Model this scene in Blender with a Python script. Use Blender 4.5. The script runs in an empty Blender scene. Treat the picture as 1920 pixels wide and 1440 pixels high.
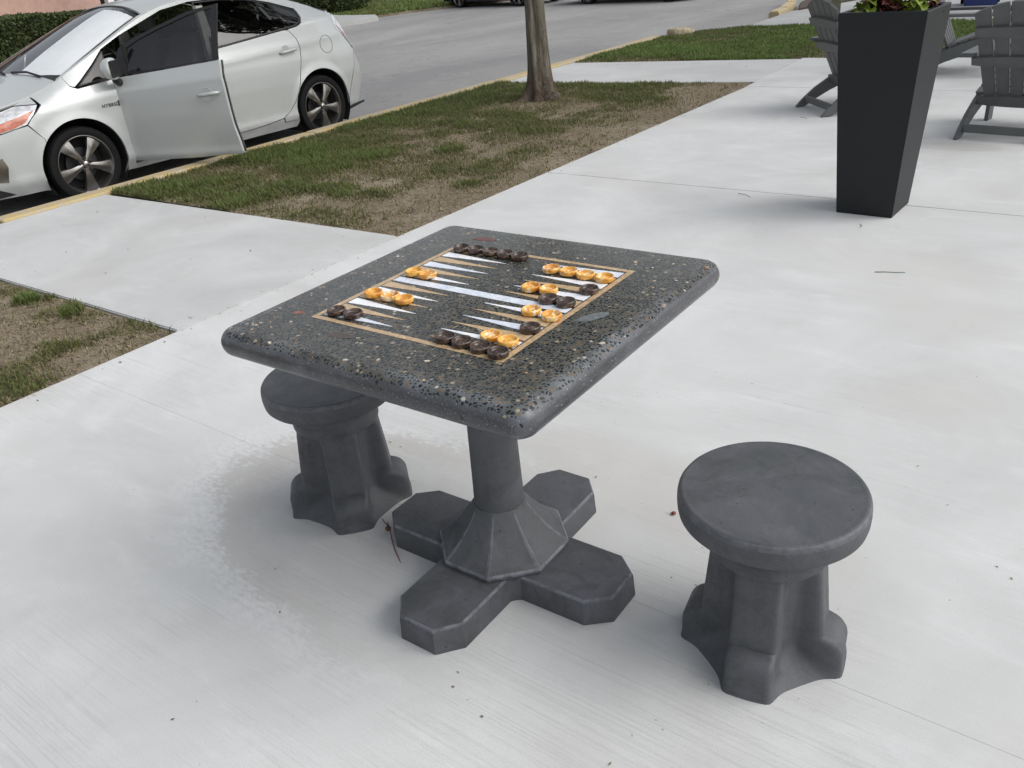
import bpy, bmesh, math, random
import numpy as np
from mathutils import Vector, Matrix
from mathutils.geometry import delaunay_2d_cdt
R = math.radians
scn = bpy.context.scene
col = scn.collection
random.seed(7); rng = np.random.default_rng(11)

# ------------------------------------------------------------------ camera
cam = bpy.data.cameras.new('camera'); camo = bpy.data.objects.new('camera', cam); col.objects.link(camo); scn.camera = camo
YAW, PITCH, ROLL = 0.682267, 0.479221, -0.0945831
fwd = Vector((-math.sin(YAW)*math.cos(PITCH), math.cos(YAW)*math.cos(PITCH), -math.sin(PITCH)))
rgt = Vector((math.cos(YAW), math.sin(YAW), 0)); upv = rgt.cross(fwd)
c_, s_ = math.cos(ROLL), math.sin(ROLL)
xa = c_*rgt + s_*upv; ya = -s_*rgt + c_*upv
camo.matrix_world = Matrix(((xa.x, ya.x, -fwd.x, 1.2077), (xa.y, ya.y, -fwd.y, -1.38852), (xa.z, ya.z, -fwd.z, 1.50145), (0, 0, 0, 1)))
cam.lens = 1584/1920*36; cam.sensor_width = 36; cam.clip_start = 0.05; cam.clip_end = 600

# ------------------------------------------------------------------ light
SUN_EL, SUN_AZ = 46, 68      # azimuth measured from +Y towards +X
w = bpy.data.worlds.new('World'); scn.world = w; w.use_nodes = True
nt = w.node_tree; nt.nodes.clear()
sky = nt.nodes.new('ShaderNodeTexSky'); sky.sky_type = 'NISHITA'; sky.sun_disc = False
sky.sun_elevation = R(SUN_EL); sky.sun_rotation = R(SUN_AZ); sky.air_density = 1.0; sky.dust_density = 3.0; sky.ozone_density = 1.0
hs = nt.nodes.new('ShaderNodeHueSaturation'); hs.inputs['Saturation'].default_value = 0.27
bg = nt.nodes.new('ShaderNodeBackground'); bg.inputs['Strength'].default_value = 0.15
wo = nt.nodes.new('ShaderNodeOutputWorld')
nt.links.new(sky.outputs[0], hs.inputs['Color']); nt.links.new(hs.outputs[0], bg.inputs[0]); nt.links.new(bg.outputs[0], wo.inputs[0])
sl = bpy.data.lights.new('sun', 'SUN'); sl.energy = 1.05; sl.angle = R(60); sl.color = (1, .975, .94)
so = bpy.data.objects.new('sun', sl); col.objects.link(so)
sd = Vector((math.sin(R(SUN_AZ))*math.cos(R(SUN_EL)), math.cos(R(SUN_AZ))*math.cos(R(SUN_EL)), math.sin(R(SUN_EL))))
so.rotation_euler = sd.to_track_quat('Z', 'Y').to_euler()
vs = scn.view_settings; vs.view_transform = 'Standard'; vs.look = 'None'; vs.exposure = 0.34; vs.gamma = 1; vs.use_curve_mapping = False

# ------------------------------------------------------------------ helpers
def tag(o, label=None, cat=None, group=None, kind=None):
    if label: o['label'] = label
    if cat: o['category'] = cat
    if group: o['group'] = group
    if kind: o['kind'] = kind
    return o
def empty(name, loc=(0, 0, 0), rz=0, label=None, cat=None, group=None, kind=None):
    o = bpy.data.objects.new(name, None); o.empty_display_size = .1; col.objects.link(o)
    o.location = loc; o.rotation_euler = (0, 0, rz)
    return tag(o, label, cat, group, kind)
def obj(name, me, parent=None, loc=None, rot=None):
    o = bpy.data.objects.new(name, me); col.objects.link(o)
    if parent is not None: o.parent = parent
    if loc is not None: o.location = loc
    if rot is not None: o.rotation_euler = rot
    return o
def mesh(name, vs_, fs, mat, smooth=False):
    me = bpy.data.meshes.new(name); me.from_pydata([tuple(v) for v in vs_], [], [tuple(f) for f in fs]); me.update()
    if smooth: me.shade_smooth()
    if mat: me.materials.append(mat)
    return me
def tris_mesh(name, V, mat, k=3, hue=None):
    """V: (n,k,3) array of separate polygons; hue: per-polygon value stored as attribute"""
    n = len(V); me = bpy.data.meshes.new(name)
    me.vertices.add(n*k); me.vertices.foreach_set('co', np.ascontiguousarray(V, dtype=np.float32).ravel())
    me.loops.add(n*k); me.loops.foreach_set('vertex_index', np.arange(n*k, dtype=np.int32))
    me.polygons.add(n); me.polygons.foreach_set('loop_start', np.arange(0, n*k, k, dtype=np.int32)); me.polygons.foreach_set('loop_total', np.full(n, k, dtype=np.int32))
    if hue is not None:
        a = me.attributes.new('hue', 'FLOAT', 'FACE'); a.data.foreach_set('value', np.asarray(hue, dtype=np.float32))
    me.update(); me.validate()
    if mat: me.materials.append(mat)
    return me
def bm_mesh(name, bm, mat, smooth=False, bevel=0, seg=2):
    if bevel: bmesh.ops.bevel(bm, geom=list(bm.edges), offset=bevel, segments=seg, affect='EDGES', profile=.5, clamp_overlap=True)
    me = bpy.data.meshes.new(name); bm.to_mesh(me); bm.free()
    if smooth: me.shade_smooth()
    if mat: me.materials.append(mat)
    return me
def box_bm(bm, lo, hi, M=None):
    vs_ = [bm.verts.new((x, y, z)) for z in (lo[2], hi[2]) for y in (lo[1], hi[1]) for x in (lo[0], hi[0])]
    for f in ((0, 2, 3, 1), (4, 5, 7, 6), (0, 1, 5, 4), (2, 6, 7, 3), (0, 4, 6, 2), (1, 3, 7, 5)): bm.faces.new([vs_[i] for i in f])
    if M is not None:
        for v in vs_: v.co = M @ v.co
def box(name, lo, hi, mat, bevel=0, seg=2, M=None):
    bm = bmesh.new(); box_bm(bm, lo, hi, M); return bm_mesh(name, bm, mat, bevel=bevel, seg=seg)
def prism(name, poly, thick, mat, O=(0, 0, 0), U=(1, 0, 0), V=(0, 1, 0), bevel=0, smooth=False, seg=2):
    """extrude a 2D polygon (in U,V) by thick along U x V"""
    O, U, V = Vector(O), Vector(U).normalized(), Vector(V).normalized(); N = U.cross(V)
    bm = bmesh.new(); n = len(poly)
    a = [bm.verts.new(O+U*p[0]+V*p[1]) for p in poly]; b = [bm.verts.new(O+U*p[0]+V*p[1]+N*thick) for p in poly]
    bm.faces.new(a[::-1]); bm.faces.new(b)
    for i in range(n): bm.faces.new((a[i], a[(i+1) % n], b[(i+1) % n], b[i]))
    if bevel:
        bmesh.ops.bevel(bm, geom=list(bm.edges), offset=bevel, segments=seg, affect='EDGES', clamp_overlap=True)
    return bm_mesh(name, bm, mat, smooth=smooth)
def lathe(name, prof, mat, n=48, M=None, smooth=True, close=True):
    vs_, fs = [], []
    for r, z in prof:
        for i in range(n):
            a = 2*math.pi*i/n; vs_.append(Vector((r*math.cos(a), r*math.sin(a), z)))
    for j in range(len(prof)-1):
        for i in range(n):
            fs.append((j*n+i, j*n+(i+1) % n, (j+1)*n+(i+1) % n, (j+1)*n+i))
    if close:
        if prof[0][0] > 1e-6: fs.append(tuple(range(n))[::-1])
        if prof[-1][0] > 1e-6: fs.append(tuple((len(prof)-1)*n+i for i in range(n)))
    if M is not None: vs_ = [M @ v for v in vs_]
    bm = bmesh.new(); me0 = mesh('t', vs_, fs, None); bm.from_mesh(me0); bpy.data.meshes.remove(me0)
    bmesh.ops.remove_doubles(bm, verts=bm.verts, dist=1e-6); bmesh.ops.recalc_face_normals(bm, faces=bm.faces)
    me = bm_mesh(name, bm, mat)
    if smooth:
        me.shade_smooth()
        try: me.set_sharp_from_angle(angle=R(38))
        except Exception: pass
    return me
def tube(name, pts, rad, mat, n=8, smooth=True):
    pts = [Vector(p) for p in pts]; rad = rad if hasattr(rad, '__len__') else [rad]*len(pts)
    vs_, fs = [], []; prev = None
    for k, p in enumerate(pts):
        d = (pts[min(k+1, len(pts)-1)]-pts[max(k-1, 0)]).normalized()
        a = prev if prev is not None else (Vector((0, 0, 1)) if abs(d.z) < .9 else Vector((1, 0, 0)))
        u = (a-d*a.dot(d)).normalized(); prev = u; v = d.cross(u)
        for i in range(n):
            t = 2*math.pi*i/n; vs_.append(p+(u*math.cos(t)+v*math.sin(t))*rad[k])
    for k in range(len(pts)-1):
        for i in range(n): fs.append((k*n+i, k*n+(i+1) % n, (k+1)*n+(i+1) % n, (k+1)*n+i))
    fs += [tuple(range(n))[::-1], tuple((len(pts)-1)*n+i for i in range(n))]
    return mesh(name, vs_, fs, mat, smooth)
def vnoise(x, y, seed=0):
    x = np.asarray(x, float); y = np.asarray(y, float)
    xi, yi = np.floor(x).astype(np.int64), np.floor(y).astype(np.int64); fx, fy = x-xi, y-yi
    fx = fx*fx*(3-2*fx); fy = fy*fy*(3-2*fy)
    def h(a, b):
        v = np.sin(a*127.1+b*311.7+seed*74.7)*43758.5453; return v-np.floor(v)
    return (h(xi, yi)*(1-fx)+h(xi+1, yi)*fx)*(1-fy)+(h(xi, yi+1)*(1-fx)+h(xi+1, yi+1)*fx)*fy
def in_poly(x, y, P):
    x = np.asarray(x); y = np.asarray(y); c = np.zeros(x.shape, bool); n = len(P)
    for i in range(n):
        (x1, y1), (x2, y2) = P[i], P[(i+1) % n]
        if y1 == y2: continue
        t = ((y1 > y) != (y2 > y)) & (x < (x2-x1)*(y-y1)/(y2-y1)+x1); c ^= t
    return c

# ------------------------------------------------------------------ materials
class NB:
    def __init__(s, name):
        s.m = bpy.data.materials.new(name); s.m.use_nodes = True; s.t = s.m.node_tree; s.t.nodes.clear()
        s.out = s.n('ShaderNodeOutputMaterial'); s.b = s.n('ShaderNodeBsdfPrincipled'); s.l(s.b.outputs[0], s.out.inputs[0])
    def n(s, t, **k):
        x = s.t.nodes.new(t)
        for a, b in k.items(): setattr(x, a, b)
        return x
    def l(s, a, b): s.t.links.new(a, b)
    def put(s, sock, v):
        if hasattr(v, 'node'): s.l(v, sock)
        elif v is not None:
            if hasattr(v, '__len__') and len(v) == 3 and sock.type == 'RGBA': v = (*v, 1)
            sock.default_value = v
    def geo(s): return s.n('ShaderNodeNewGeometry').outputs['Position']
    def objc(s): return s.n('ShaderNodeTexCoord').outputs['Object']
    def mapv(s, v, scale=(1, 1, 1), rot=(0, 0, 0), loc=(0, 0, 0)):
        m = s.n('ShaderNodeMapping'); s.l(v, m.inputs[0]); m.inputs['Scale'].default_value = scale; m.inputs['Rotation'].default_value = rot; m.inputs['Location'].default_value = loc; return m.outputs[0]
    def noise(s, v, sc, det=4, ro=.55, dist=0, out='Fac'):
        x = s.n('ShaderNodeTexNoise'); s.l(v, x.inputs['Vector']); x.inputs['Scale'].default_value = sc; x.inputs['Detail'].default_value = det; x.inputs['Roughness'].default_value = ro; x.inputs['Distortion'].default_value = dist; return x.outputs[out]
    def vor(s, v, sc, feat='F1', out='Distance', rand=1):
        x = s.n('ShaderNodeTexVoronoi', feature=feat); s.l(v, x.inputs['Vector']); x.inputs['Scale'].default_value = sc; x.inputs['Randomness'].default_value = rand; return x.outputs[out]
    def ramp(s, f, stops, interp='LINEAR'):
        x = s.n('ShaderNodeValToRGB'); s.l(f, x.inputs[0]); e = x.color_ramp.elements; x.color_ramp.interpolation = interp
        while len(e) < len(stops): e.new(.5)
        for i, (p, c) in enumerate(stops):
            e[i].position = p; e[i].color = (*c, 1) if hasattr(c, '__len__') else (c, c, c, 1)
        return x.outputs[0]
    def mix(s, f, a, b, mode='MIX'):
        x = s.n('ShaderNodeMix', data_type='RGBA', blend_type=mode); s.put(x.inputs[0], f); s.put(x.inputs[6], a); s.put(x.inputs[7], b); return x.outputs[2]
    def math(s, op, a, b=None, c=None, clamp=False):
        x = s.n('ShaderNodeMath', operation=op); x.use_clamp = clamp; s.put(x.inputs[0], a)
        if b is not None: s.put(x.inputs[1], b)
        if c is not None: s.put(x.inputs[2], c)
        return x.outputs[0]
    def rng(s, v, a, b, c=0, d=1):
        x = s.n('ShaderNodeMapRange', interpolation_type='SMOOTHSTEP'); s.put(x.inputs[0], v)
        for i, k in enumerate((a, b, c, d)): x.inputs[1+i].default_value = k
        return x.outputs[0]
    def bump(s, h, st=.3, dist=.01, nrm=None):
        x = s.n('ShaderNodeBump'); s.l(h, x.inputs['Height']); x.inputs['Strength'].default_value = st; x.inputs['Distance'].default_value = dist
        if nrm is not None: s.l(nrm, x.inputs['Normal'])
        s.l(x.outputs[0], s.b.inputs['Normal']); return x.outputs[0]
    def set(s, **k):
        names = dict(color='Base Color', rough='Roughness', metal='Metallic', spec='Specular IOR Level', coat='Coat Weight', coatr='Coat Roughness', ss='Subsurface Weight', trans='Transmission Weight', ior='IOR', alpha='Alpha')
        for a, b in k.items(): s.put(s.b.inputs[names[a]], b)
        return s
def simple(name, c, rough=.5, metal=0, coat=0, var=.12, sc=30, bump=0, bsc=200, spec=.5):
    b = NB(name); p = b.objc(); nz = b.noise(p, sc)
    b.set(color=b.mix(b.rng(nz, .3, .7), tuple(x*(1-var) for x in c), tuple(min(1, x*(1+var)) for x in c)), rough=rough, metal=metal, coat=coat, spec=spec)
    if bump: b.bump(b.noise(p, bsc, 3), bump, .002)
    return b.m

def m_concrete(name, broom=True, stain=False, base=.62):
    b = NB(name); p = b.geo()
    big = b.noise(p, 1.1, 5, .6, .8); mid = b.noise(b.mapv(p, (.6, 1.6, 1)), 4.5, 6, .65, .6); fine = b.noise(p, 260, 3, .7); grit = b.noise(p, 900, 2, .8)
    c0 = b.ramp(big, [(.30, (base*.83, base*.84, base*.83)), (.5, (base*.93, base*.945, base*.935)), (.68, (base*1.045, base*1.055, base*1.045))])
    c1 = b.mix(b.rng(mid, .50, .76, 0, .32), c0, (base*1.24, base*1.25, base*1.25))           # pale laitance clouds
    c1 = b.mix(b.rng(b.noise(p, 2.3, 6, .7, 1.2), .52, .74, 0, .28), c1, (base*.74, base*.735, base*.72))
    c1 = b.mix(b.rng(b.noise(b.mapv(p, (2, 2, 1), loc=(5, 3, 0)), .55, 3, .5), .5, .66, 0, .3), c1, (base*.80, base*.765, base*.71))
    # broom streaks across the walk
    bp = b.mapv(p, (1.2, 150, 1), rot=(0, 0, R(-2))); br = b.noise(bp, 1.0, 4, .75, .2)
    bmask = b.rng(b.noise(b.mapv(p, loc=(3, 9, 0)), .9, 4, .6, .5), .38, .62)
    streak = b.math('MULTIPLY', b.rng(br, .48, .66), b.math('ADD', b.math('MULTIPLY', bmask, .9), .10))
    if broom: c1 = b.mix(b.math('MULTIPLY', streak, .22), c1, (base*.55, base*.55, base*.54))
    # small pits and specks
    vd = b.vor(p, 42, 'F1'); vc = b.vor(p, 42, 'F1', 'Color')
    spec = b.math('MULTIPLY', b.math('LESS_THAN', vd, .10), b.math('GREATER_THAN', b.n('ShaderNodeSeparateColor') and vd, 0))
    sep = b.n('ShaderNodeSeparateColor'); b.l(vc, sep.inputs[0]); pick = b.math('GREATER_THAN', sep.outputs[0], .968)
    c1 = b.mix(b.math('MULTIPLY', b.math('MULTIPLY', spec, pick), .55), c1, (.12, .11, .10))
    c1 = b.mix(b.rng(fine, .35, .75, 0, .26), c1, (base*.6, base*.6, base*.58))
    c1 = b.mix(b.rng(grit, .5, .8, 0, .32), c1, (base*1.35, base*1.35, base*1.33))
    if stain:
        s = b.n('ShaderNodeSeparateXYZ'); wob = b.noise(p, 3.5, 5, .6); wob2 = b.noise(b.mapv(p, (1, 1.8, 1)), 34, 4, .75)
        b.l(p, s.inputs[0]); x, y = s.outputs[0], s.outputs[1]
        def ell(cx, cy, rx, ry, a=0):
            ca, sa = math.cos(a), math.sin(a)
            dx = b.math('ADD', x, -cx); dy = b.math('ADD', y, -cy)
            u = b.math('ADD', b.math('MULTIPLY', dx, ca/rx), b.math('MULTIPLY', dy, sa/rx)); v = b.math('ADD', b.math('MULTIPLY', dx, -sa/ry), b.math('MULTIPLY', dy, ca/ry))
            return b.math('SQRT', b.math('ADD', b.math('MULTIPLY', u, u), b.math('MULTIPLY', v, v)))
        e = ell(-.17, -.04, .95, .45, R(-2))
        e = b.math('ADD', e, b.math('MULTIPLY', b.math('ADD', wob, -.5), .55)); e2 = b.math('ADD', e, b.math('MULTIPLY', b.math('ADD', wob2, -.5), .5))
        xm = b.rng(x, -.9, .35, 1, 0)
        ring = b.math('MULTIPLY', b.rng(e2, .66, .90), b.rng(e2, .92, 1.06, 1, 0))
        c1 = b.mix(b.math('MULTIPLY', b.math('MULTIPLY', ring, xm), .40), c1, (base*.74, base*.675, base*.595))
        outer = b.math('MULTIPLY', b.rng(e2, .98, 1.05), b.rng(e, 1.06, 1.30, 1, 0)); outer = b.math('MULTIPLY', outer, b.rng(wob2, .38, .58))
        c1 = b.mix(b.math('MULTIPLY', b.math('MULTIPLY', outer, xm), .30), c1, (base*1.32, base*1.32, base*1.32))
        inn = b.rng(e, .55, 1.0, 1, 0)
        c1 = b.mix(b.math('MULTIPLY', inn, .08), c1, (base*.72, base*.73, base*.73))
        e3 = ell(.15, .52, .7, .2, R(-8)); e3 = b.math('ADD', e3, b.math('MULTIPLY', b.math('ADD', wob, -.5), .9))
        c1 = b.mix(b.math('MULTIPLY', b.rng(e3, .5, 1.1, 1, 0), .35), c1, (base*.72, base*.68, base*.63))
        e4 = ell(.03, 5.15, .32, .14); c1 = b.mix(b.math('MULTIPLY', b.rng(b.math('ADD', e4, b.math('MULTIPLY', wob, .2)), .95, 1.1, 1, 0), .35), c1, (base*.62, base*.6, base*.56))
    b.set(color=c1, rough=.86, spec=.3)
    h = b.math('ADD', b.math('MULTIPLY', fine, .5), b.math('MULTIPLY', streak, -.9 if broom else -.2)); h = b.math('ADD', h, b.math('MULTIPLY', mid, .8))
    b.bump(h, .35, .0022)
    return b.m

def m_dark_cement(name, base=.068):
    b = NB(name); p = b.objc()
    n1 = b.noise(p, 5, 6, .65, .7); n2 = b.noise(p, 22, 5, .7); n3 = b.noise(p, 300, 3)
    c = b.ramp(n1, [(.28, (base*.62, base*.65, base*.66)), (.46, (base*.86, base*.89, base*.90)), (.60, (base*1.1, base*1.1, base*1.16)), (.76, (base*1.6, base*1.57, base*1.68))])
    c = b.mix(b.rng(n2, .50, .74, 0, .35), c, (base*1.7, base*1.68, base*1.78)); c = b.mix(b.rng(b.noise(b.mapv(p, loc=(7, 2, 4)), 11, 6, .7, 1), .50, .36, 0, .4), c, (base*.45, base*.47, base*.47))
    c = b.mix(b.rng(b.noise(b.mapv(p, (3.5, 3.5, .6), loc=(1, 1, 1)), 3, 5, .7), .56, .74, 0, .22), c, (base*2.3, base*2.25, base*2.45))
    at = b.n('ShaderNodeAttribute', attribute_name='wear'); c = b.mix(b.math('MULTIPLY', at.outputs['Fac'], b.rng(b.noise(p, 26, 4, .7), .38, .60, .12, .75)), c, (base*2.9, base*2.85, base*3.05))
    c = b.mix(1.0, c, (.98, 1.02, 1.09), 'MULTIPLY')
    vd = b.vor(p, 55); vc = b.vor(p, 55, 'F1', 'Color'); sep = b.n('ShaderNodeSeparateColor'); b.l(vc, sep.inputs[0])
    pit = b.math('MULTIPLY', b.math('LESS_THAN', vd, b.math('MULTIPLY', sep.outputs[1], .17)), b.math('GREATER_THAN', sep.outputs[0], .74))
    c = b.mix(b.math('MULTIPLY', pit, .75), c, (base*.3, base*.3, base*.3))
    wsp = b.math('MULTIPLY', b.math('LESS_THAN', b.vor(b.mapv(p, loc=(3, 1, 2)), 95), .07), b.math('GREATER_THAN', b.noise(p, 30, 1), .54))
    c = b.mix(b.math('MULTIPLY', wsp, .6), c, (.35, .35, .36))
    c = b.mix(b.rng(n3, .4, .8, 0, .25), c, (base*1.8, base*1.8, base*1.85))
    b.set(color=c, rough=b.rng(n2, .3, .7, .5, .7), spec=.45)
    h = b.math('SUBTRACT', b.math('ADD', b.math('MULTIPLY', n2, .8), b.math('MULTIPLY', n3, .25)), b.math('MULTIPLY', pit, 1.0))
    b.bump(h, .4, .0025)
    return b.m

def m_terrazzo():
    b = NB('terrazzo'); p = b.objc()
    s = b.n('ShaderNodeSeparateXYZ'); b.l(p, s.inputs[0]); x, y, z = s.outputs
    wp = b.n('ShaderNodeVectorMath', operation='ADD'); b.l(p, wp.inputs[0])
    nz = b.n('ShaderNodeTexNoise'); b.l(p, nz.inputs['Vector']); nz.inputs['Scale'].default_value = 45; sc = b.n('ShaderNodeVectorMath', operation='SCALE'); b.l(nz.outputs['Color'], sc.inputs[0]); sc.inputs['Scale'].default_value = .006; b.l(sc.outputs[0], wp.inputs[1])
    q = b.mapv(wp.outputs[0], (1, 1, .8))
    de = b.vor(q, 114, 'DISTANCE_TO_EDGE'); cc = b.vor(q, 114, 'F1', 'Color'); fd = b.vor(q, 114, 'F1')
    sep = b.n('ShaderNodeSeparateColor'); b.l(cc, sep.inputs[0]); r1, r2, r3 = sep.outputs[0], sep.outputs[1], sep.outputs[2]
    stone = b.ramp(r1, [(0, (.005, .007, .010)), (.35, (.010, .015, .019)), (.6, (.022, .028, .028)), (.74, (.05, .055, .045)), (.80, (.085, .068, .042)), (.89, (.16, .105, .06)), (.958, (.32, .27, .19)), (.988, (.46, .42, .35))], 'CONSTANT')
    stone = b.mix(b.rng(b.noise(p, 400, 3), .4, .7, 0, .4), stone, b.mix(.5, stone, (.16, .16, .15)))
    thr = b.math('ADD', b.math('MULTIPLY', r2, .14), .05)
    inst = b.math('MULTIPLY', b.math('GREATER_THAN', de, thr), b.math('LESS_THAN', fd, b.math('ADD', b.math('MULTIPLY', r3, .3), .42)))
    cement = b.ramp(b.noise(p, 14, 4), [(.3, (.048, .048, .040)), (.6, (.078, .077, .066)), (.8, (.12, .12, .11))])
    # edge: fewer stones exposed away from the ground top
    top = b.rng(z, -.014, -.002)
    nw = b.noise(p, 9, 4); expo = b.math('GREATER_THAN', b.math('ADD', b.math('MULTIPLY', top, 1.6), b.math('MULTIPLY', nw, .8)), b.math('ADD', r3, .42))
    sel = b.math('MULTIPLY', inst, expo)
    side_c = b.ramp(b.noise(p, 8, 5, .6), [(.3, (.038, .039, .042)), (.55, (.060, .061, .068)), (.8, (.12, .122, .138))])
    cement = b.mix(top, side_c, cement)
    # pale sheen along the rounded edge, painted into the colour
    ed = b.math('MAXIMUM', b.math('ABSOLUTE', x), b.math('ABSOLUTE', y))
    sheen = b.math('MULTIPLY', b.rng(ed, .378, .402), b.rng(ed, .418, .428, 1, 0)); sheen = b.math('MULTIPLY', sheen, b.rng(b.noise(b.mapv(p, (3, 3, 3)), 2.2, 4, .6), .42, .68))
    cement = b.mix(b.math('MULTIPLY', sheen, .6), cement, (.17, .19, .215))
    tinyd = b.vor(b.mapv(p, loc=(4, 2, 1)), 210); tinyc = b.vor(b.mapv(p, loc=(4, 2, 1)), 210, 'F1', 'Color'); ts = b.n('ShaderNodeSeparateColor'); b.l(tinyc, ts.inputs[0])
    tiny = b.math('MULTIPLY', b.math('LESS_THAN', tinyd, .30), b.math('GREATER_THAN', ts.outputs[0], .93))
    cement = b.mix(b.rng(b.noise(p, 330, 2, .6), .54, .66, 0, .5), cement, (.19, .195, .20)); c = b.mix(sel, cement, stone); c = b.mix(b.math('MULTIPLY', tiny, .7), c, (.36, .34, .30))
    b.set(color=c, rough=b.mix(sel, (.30, .30, .30), (.14, .14, .14)), spec=.38)
    h = b.math('ADD', b.math('MULTIPLY', sel, .25), b.math('MULTIPLY', b.noise(p, 260, 3), .25)); b.bump(h, .3, .0015)
    return b.m

def m_marble(name, c0, c1, vein, rough=.25, sc=14):
    b = NB(name); p = b.geo(); n = b.noise(p, sc, 5, .6, 1.5)
    c = b.mix(b.rng(n, .35, .7), c0, c1); v = b.math('ABSOLUTE', b.math('ADD', b.noise(p, sc*.8, 4, .6, 2.2), -.5))
    c = b.mix(b.math('MULTIPLY', b.rng(v, .0, .02, 1, 0), .55), c, vein); c = b.mix(b.rng(b.noise(p, 500, 2), .55, .8, 0, .3), c, vein)
    b.set(color=c, rough=rough); b.bump(b.noise(p, 300, 2), .1, .001); return b.m

def m_amber():
    b = NB('amber_resin'); p = b.objc(); oi = b.n('ShaderNodeObjectInfo'); v = b.n('ShaderNodeVectorMath', operation='ADD'); b.l(p, v.inputs[0]); 
    k = b.n('ShaderNodeVectorMath', operation='SCALE'); k.inputs[0].default_value = (7, 3, 5); b.l(oi.outputs['Random'], k.inputs['Scale']); b.l(k.outputs[0], v.inputs[1]); q = v.outputs[0]
    n = b.noise(q, 22, 3, .5, 1.8); n2 = b.noise(q, 45, 3, .5, 1.5)
    c = b.ramp(n, [(.28, (.46, .16, .015)), (.44, (.66, .29, .035)), (.58, (.76, .42, .08)), (.74, (.84, .62, .26))])
    c = b.mix(b.rng(b.math('ADD', n2, b.math('MULTIPLY', oi.outputs['Random'], .10)), .58, .70, 0, .8), c, (.88, .80, .60))
    b.set(color=c, rough=.14, spec=.6, ss=.15); b.b.inputs['Subsurface Radius'].default_value = (.01, .005, .002); b.b.inputs['Subsurface Scale'].default_value = .5
    b.bump(b.noise(p, 120, 3), .15, .001); return b.m
def m_darkresin():
    b = NB('dark_resin'); p = b.objc(); oi = b.n('ShaderNodeObjectInfo'); v = b.n('ShaderNodeVectorMath', operation='ADD'); b.l(p, v.inputs[0])
    k = b.n('ShaderNodeVectorMath', operation='SCALE'); k.inputs[0].default_value = (7, 3, 5); b.l(oi.outputs['Random'], k.inputs['Scale']); b.l(k.outputs[0], v.inputs[1]); q = v.outputs[0]
    n = b.noise(q, 40, 4, .6, 2); n2 = b.noise(q, 150, 3, .6, 1)
    c = b.ramp(n, [(.3, (.016, .009, .007)), (.48, (.042, .024, .018)), (.60, (.10, .065, .045)), (.74, (.24, .17, .11))])
    c = b.mix(b.rng(n2, .64, .70, 0, .6), c, (.30, .24, .18)); b.set(color=c, rough=.13, spec=.6); b.bump(b.noise(p, 140, 3), .2, .001); return b.m

def m_asphalt():
    b = NB('asphalt'); p = b.geo()
    big = b.noise(b.mapv(p, (1, .35, 1)), .35, 5, .6, .8); fine = b.noise(p, 120, 3, .7); mid = b.noise(p, 2.2, 5, .65)
    c = b.ramp(big, [(.3, (.23, .23, .23)), (.5, (.29, .287, .283)), (.7, (.35, .347, .34))])
    c = b.mix(b.rng(mid, .5, .75, 0, .4), c, (.40, .395, .39)); c = b.mix(b.rng(fine, .35, .7, 0, .35), c, (.13, .13, .13))
    c = b.mix(b.rng(b.vor(p, 90), .0, .25, .25, 0), c, (.34, .34, .33))
    pat = b.noise(b.mapv(p, (.8, 3, 1), loc=(2, 1, 0)), 1.3, 3, .6, .6); c = b.mix(b.rng(pat, .70, .76, 0, .6), c, (.065, .065, .065))
    cr = b.math('ABSOLUTE', b.math('ADD', b.noise(p, .6, 5, .7, .8), -.5)); c = b.mix(b.rng(cr, 0, .004, .5, 0), c, (.06, .06, .06))
    b.set(color=c, rough=.9, spec=.3); b.bump(b.math('ADD', fine, b.vor(p, 140)), .5, .006); return b.m

def m_soil():
    b = NB('soil'); p = b.geo()
    n = b.noise(p, 1.2, 6, .65, .5); n2 = b.noise(p, 14, 5, .7, .6); n3 = b.noise(p, 90, 4, .75)
    c = b.ramp(n, [(.3, (.16, .125, .085)), (.5, (.255, .21, .15)), (.7, (.42, .375, .30))])
    c = b.mix(b.rng(n2, .45, .7, 0, .65), c, (.20, .165, .12)); c = b.mix(b.rng(n2, .50, .30, 0, .5), c, (.06, .042, .026))
    c = b.mix(b.rng(n3, .4, .7, 0, .5), c, (.055, .040, .025)); c = b.mix(b.rng(b.vor(p, 60), 0, .2, .4, 0), c, (.33, .28, .21))
    b.set(color=c, rough=.95, spec=.2); b.bump(b.math('ADD', b.math('MULTIPLY', n2, 1.2), n3), .4, .015); return b.m

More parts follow.
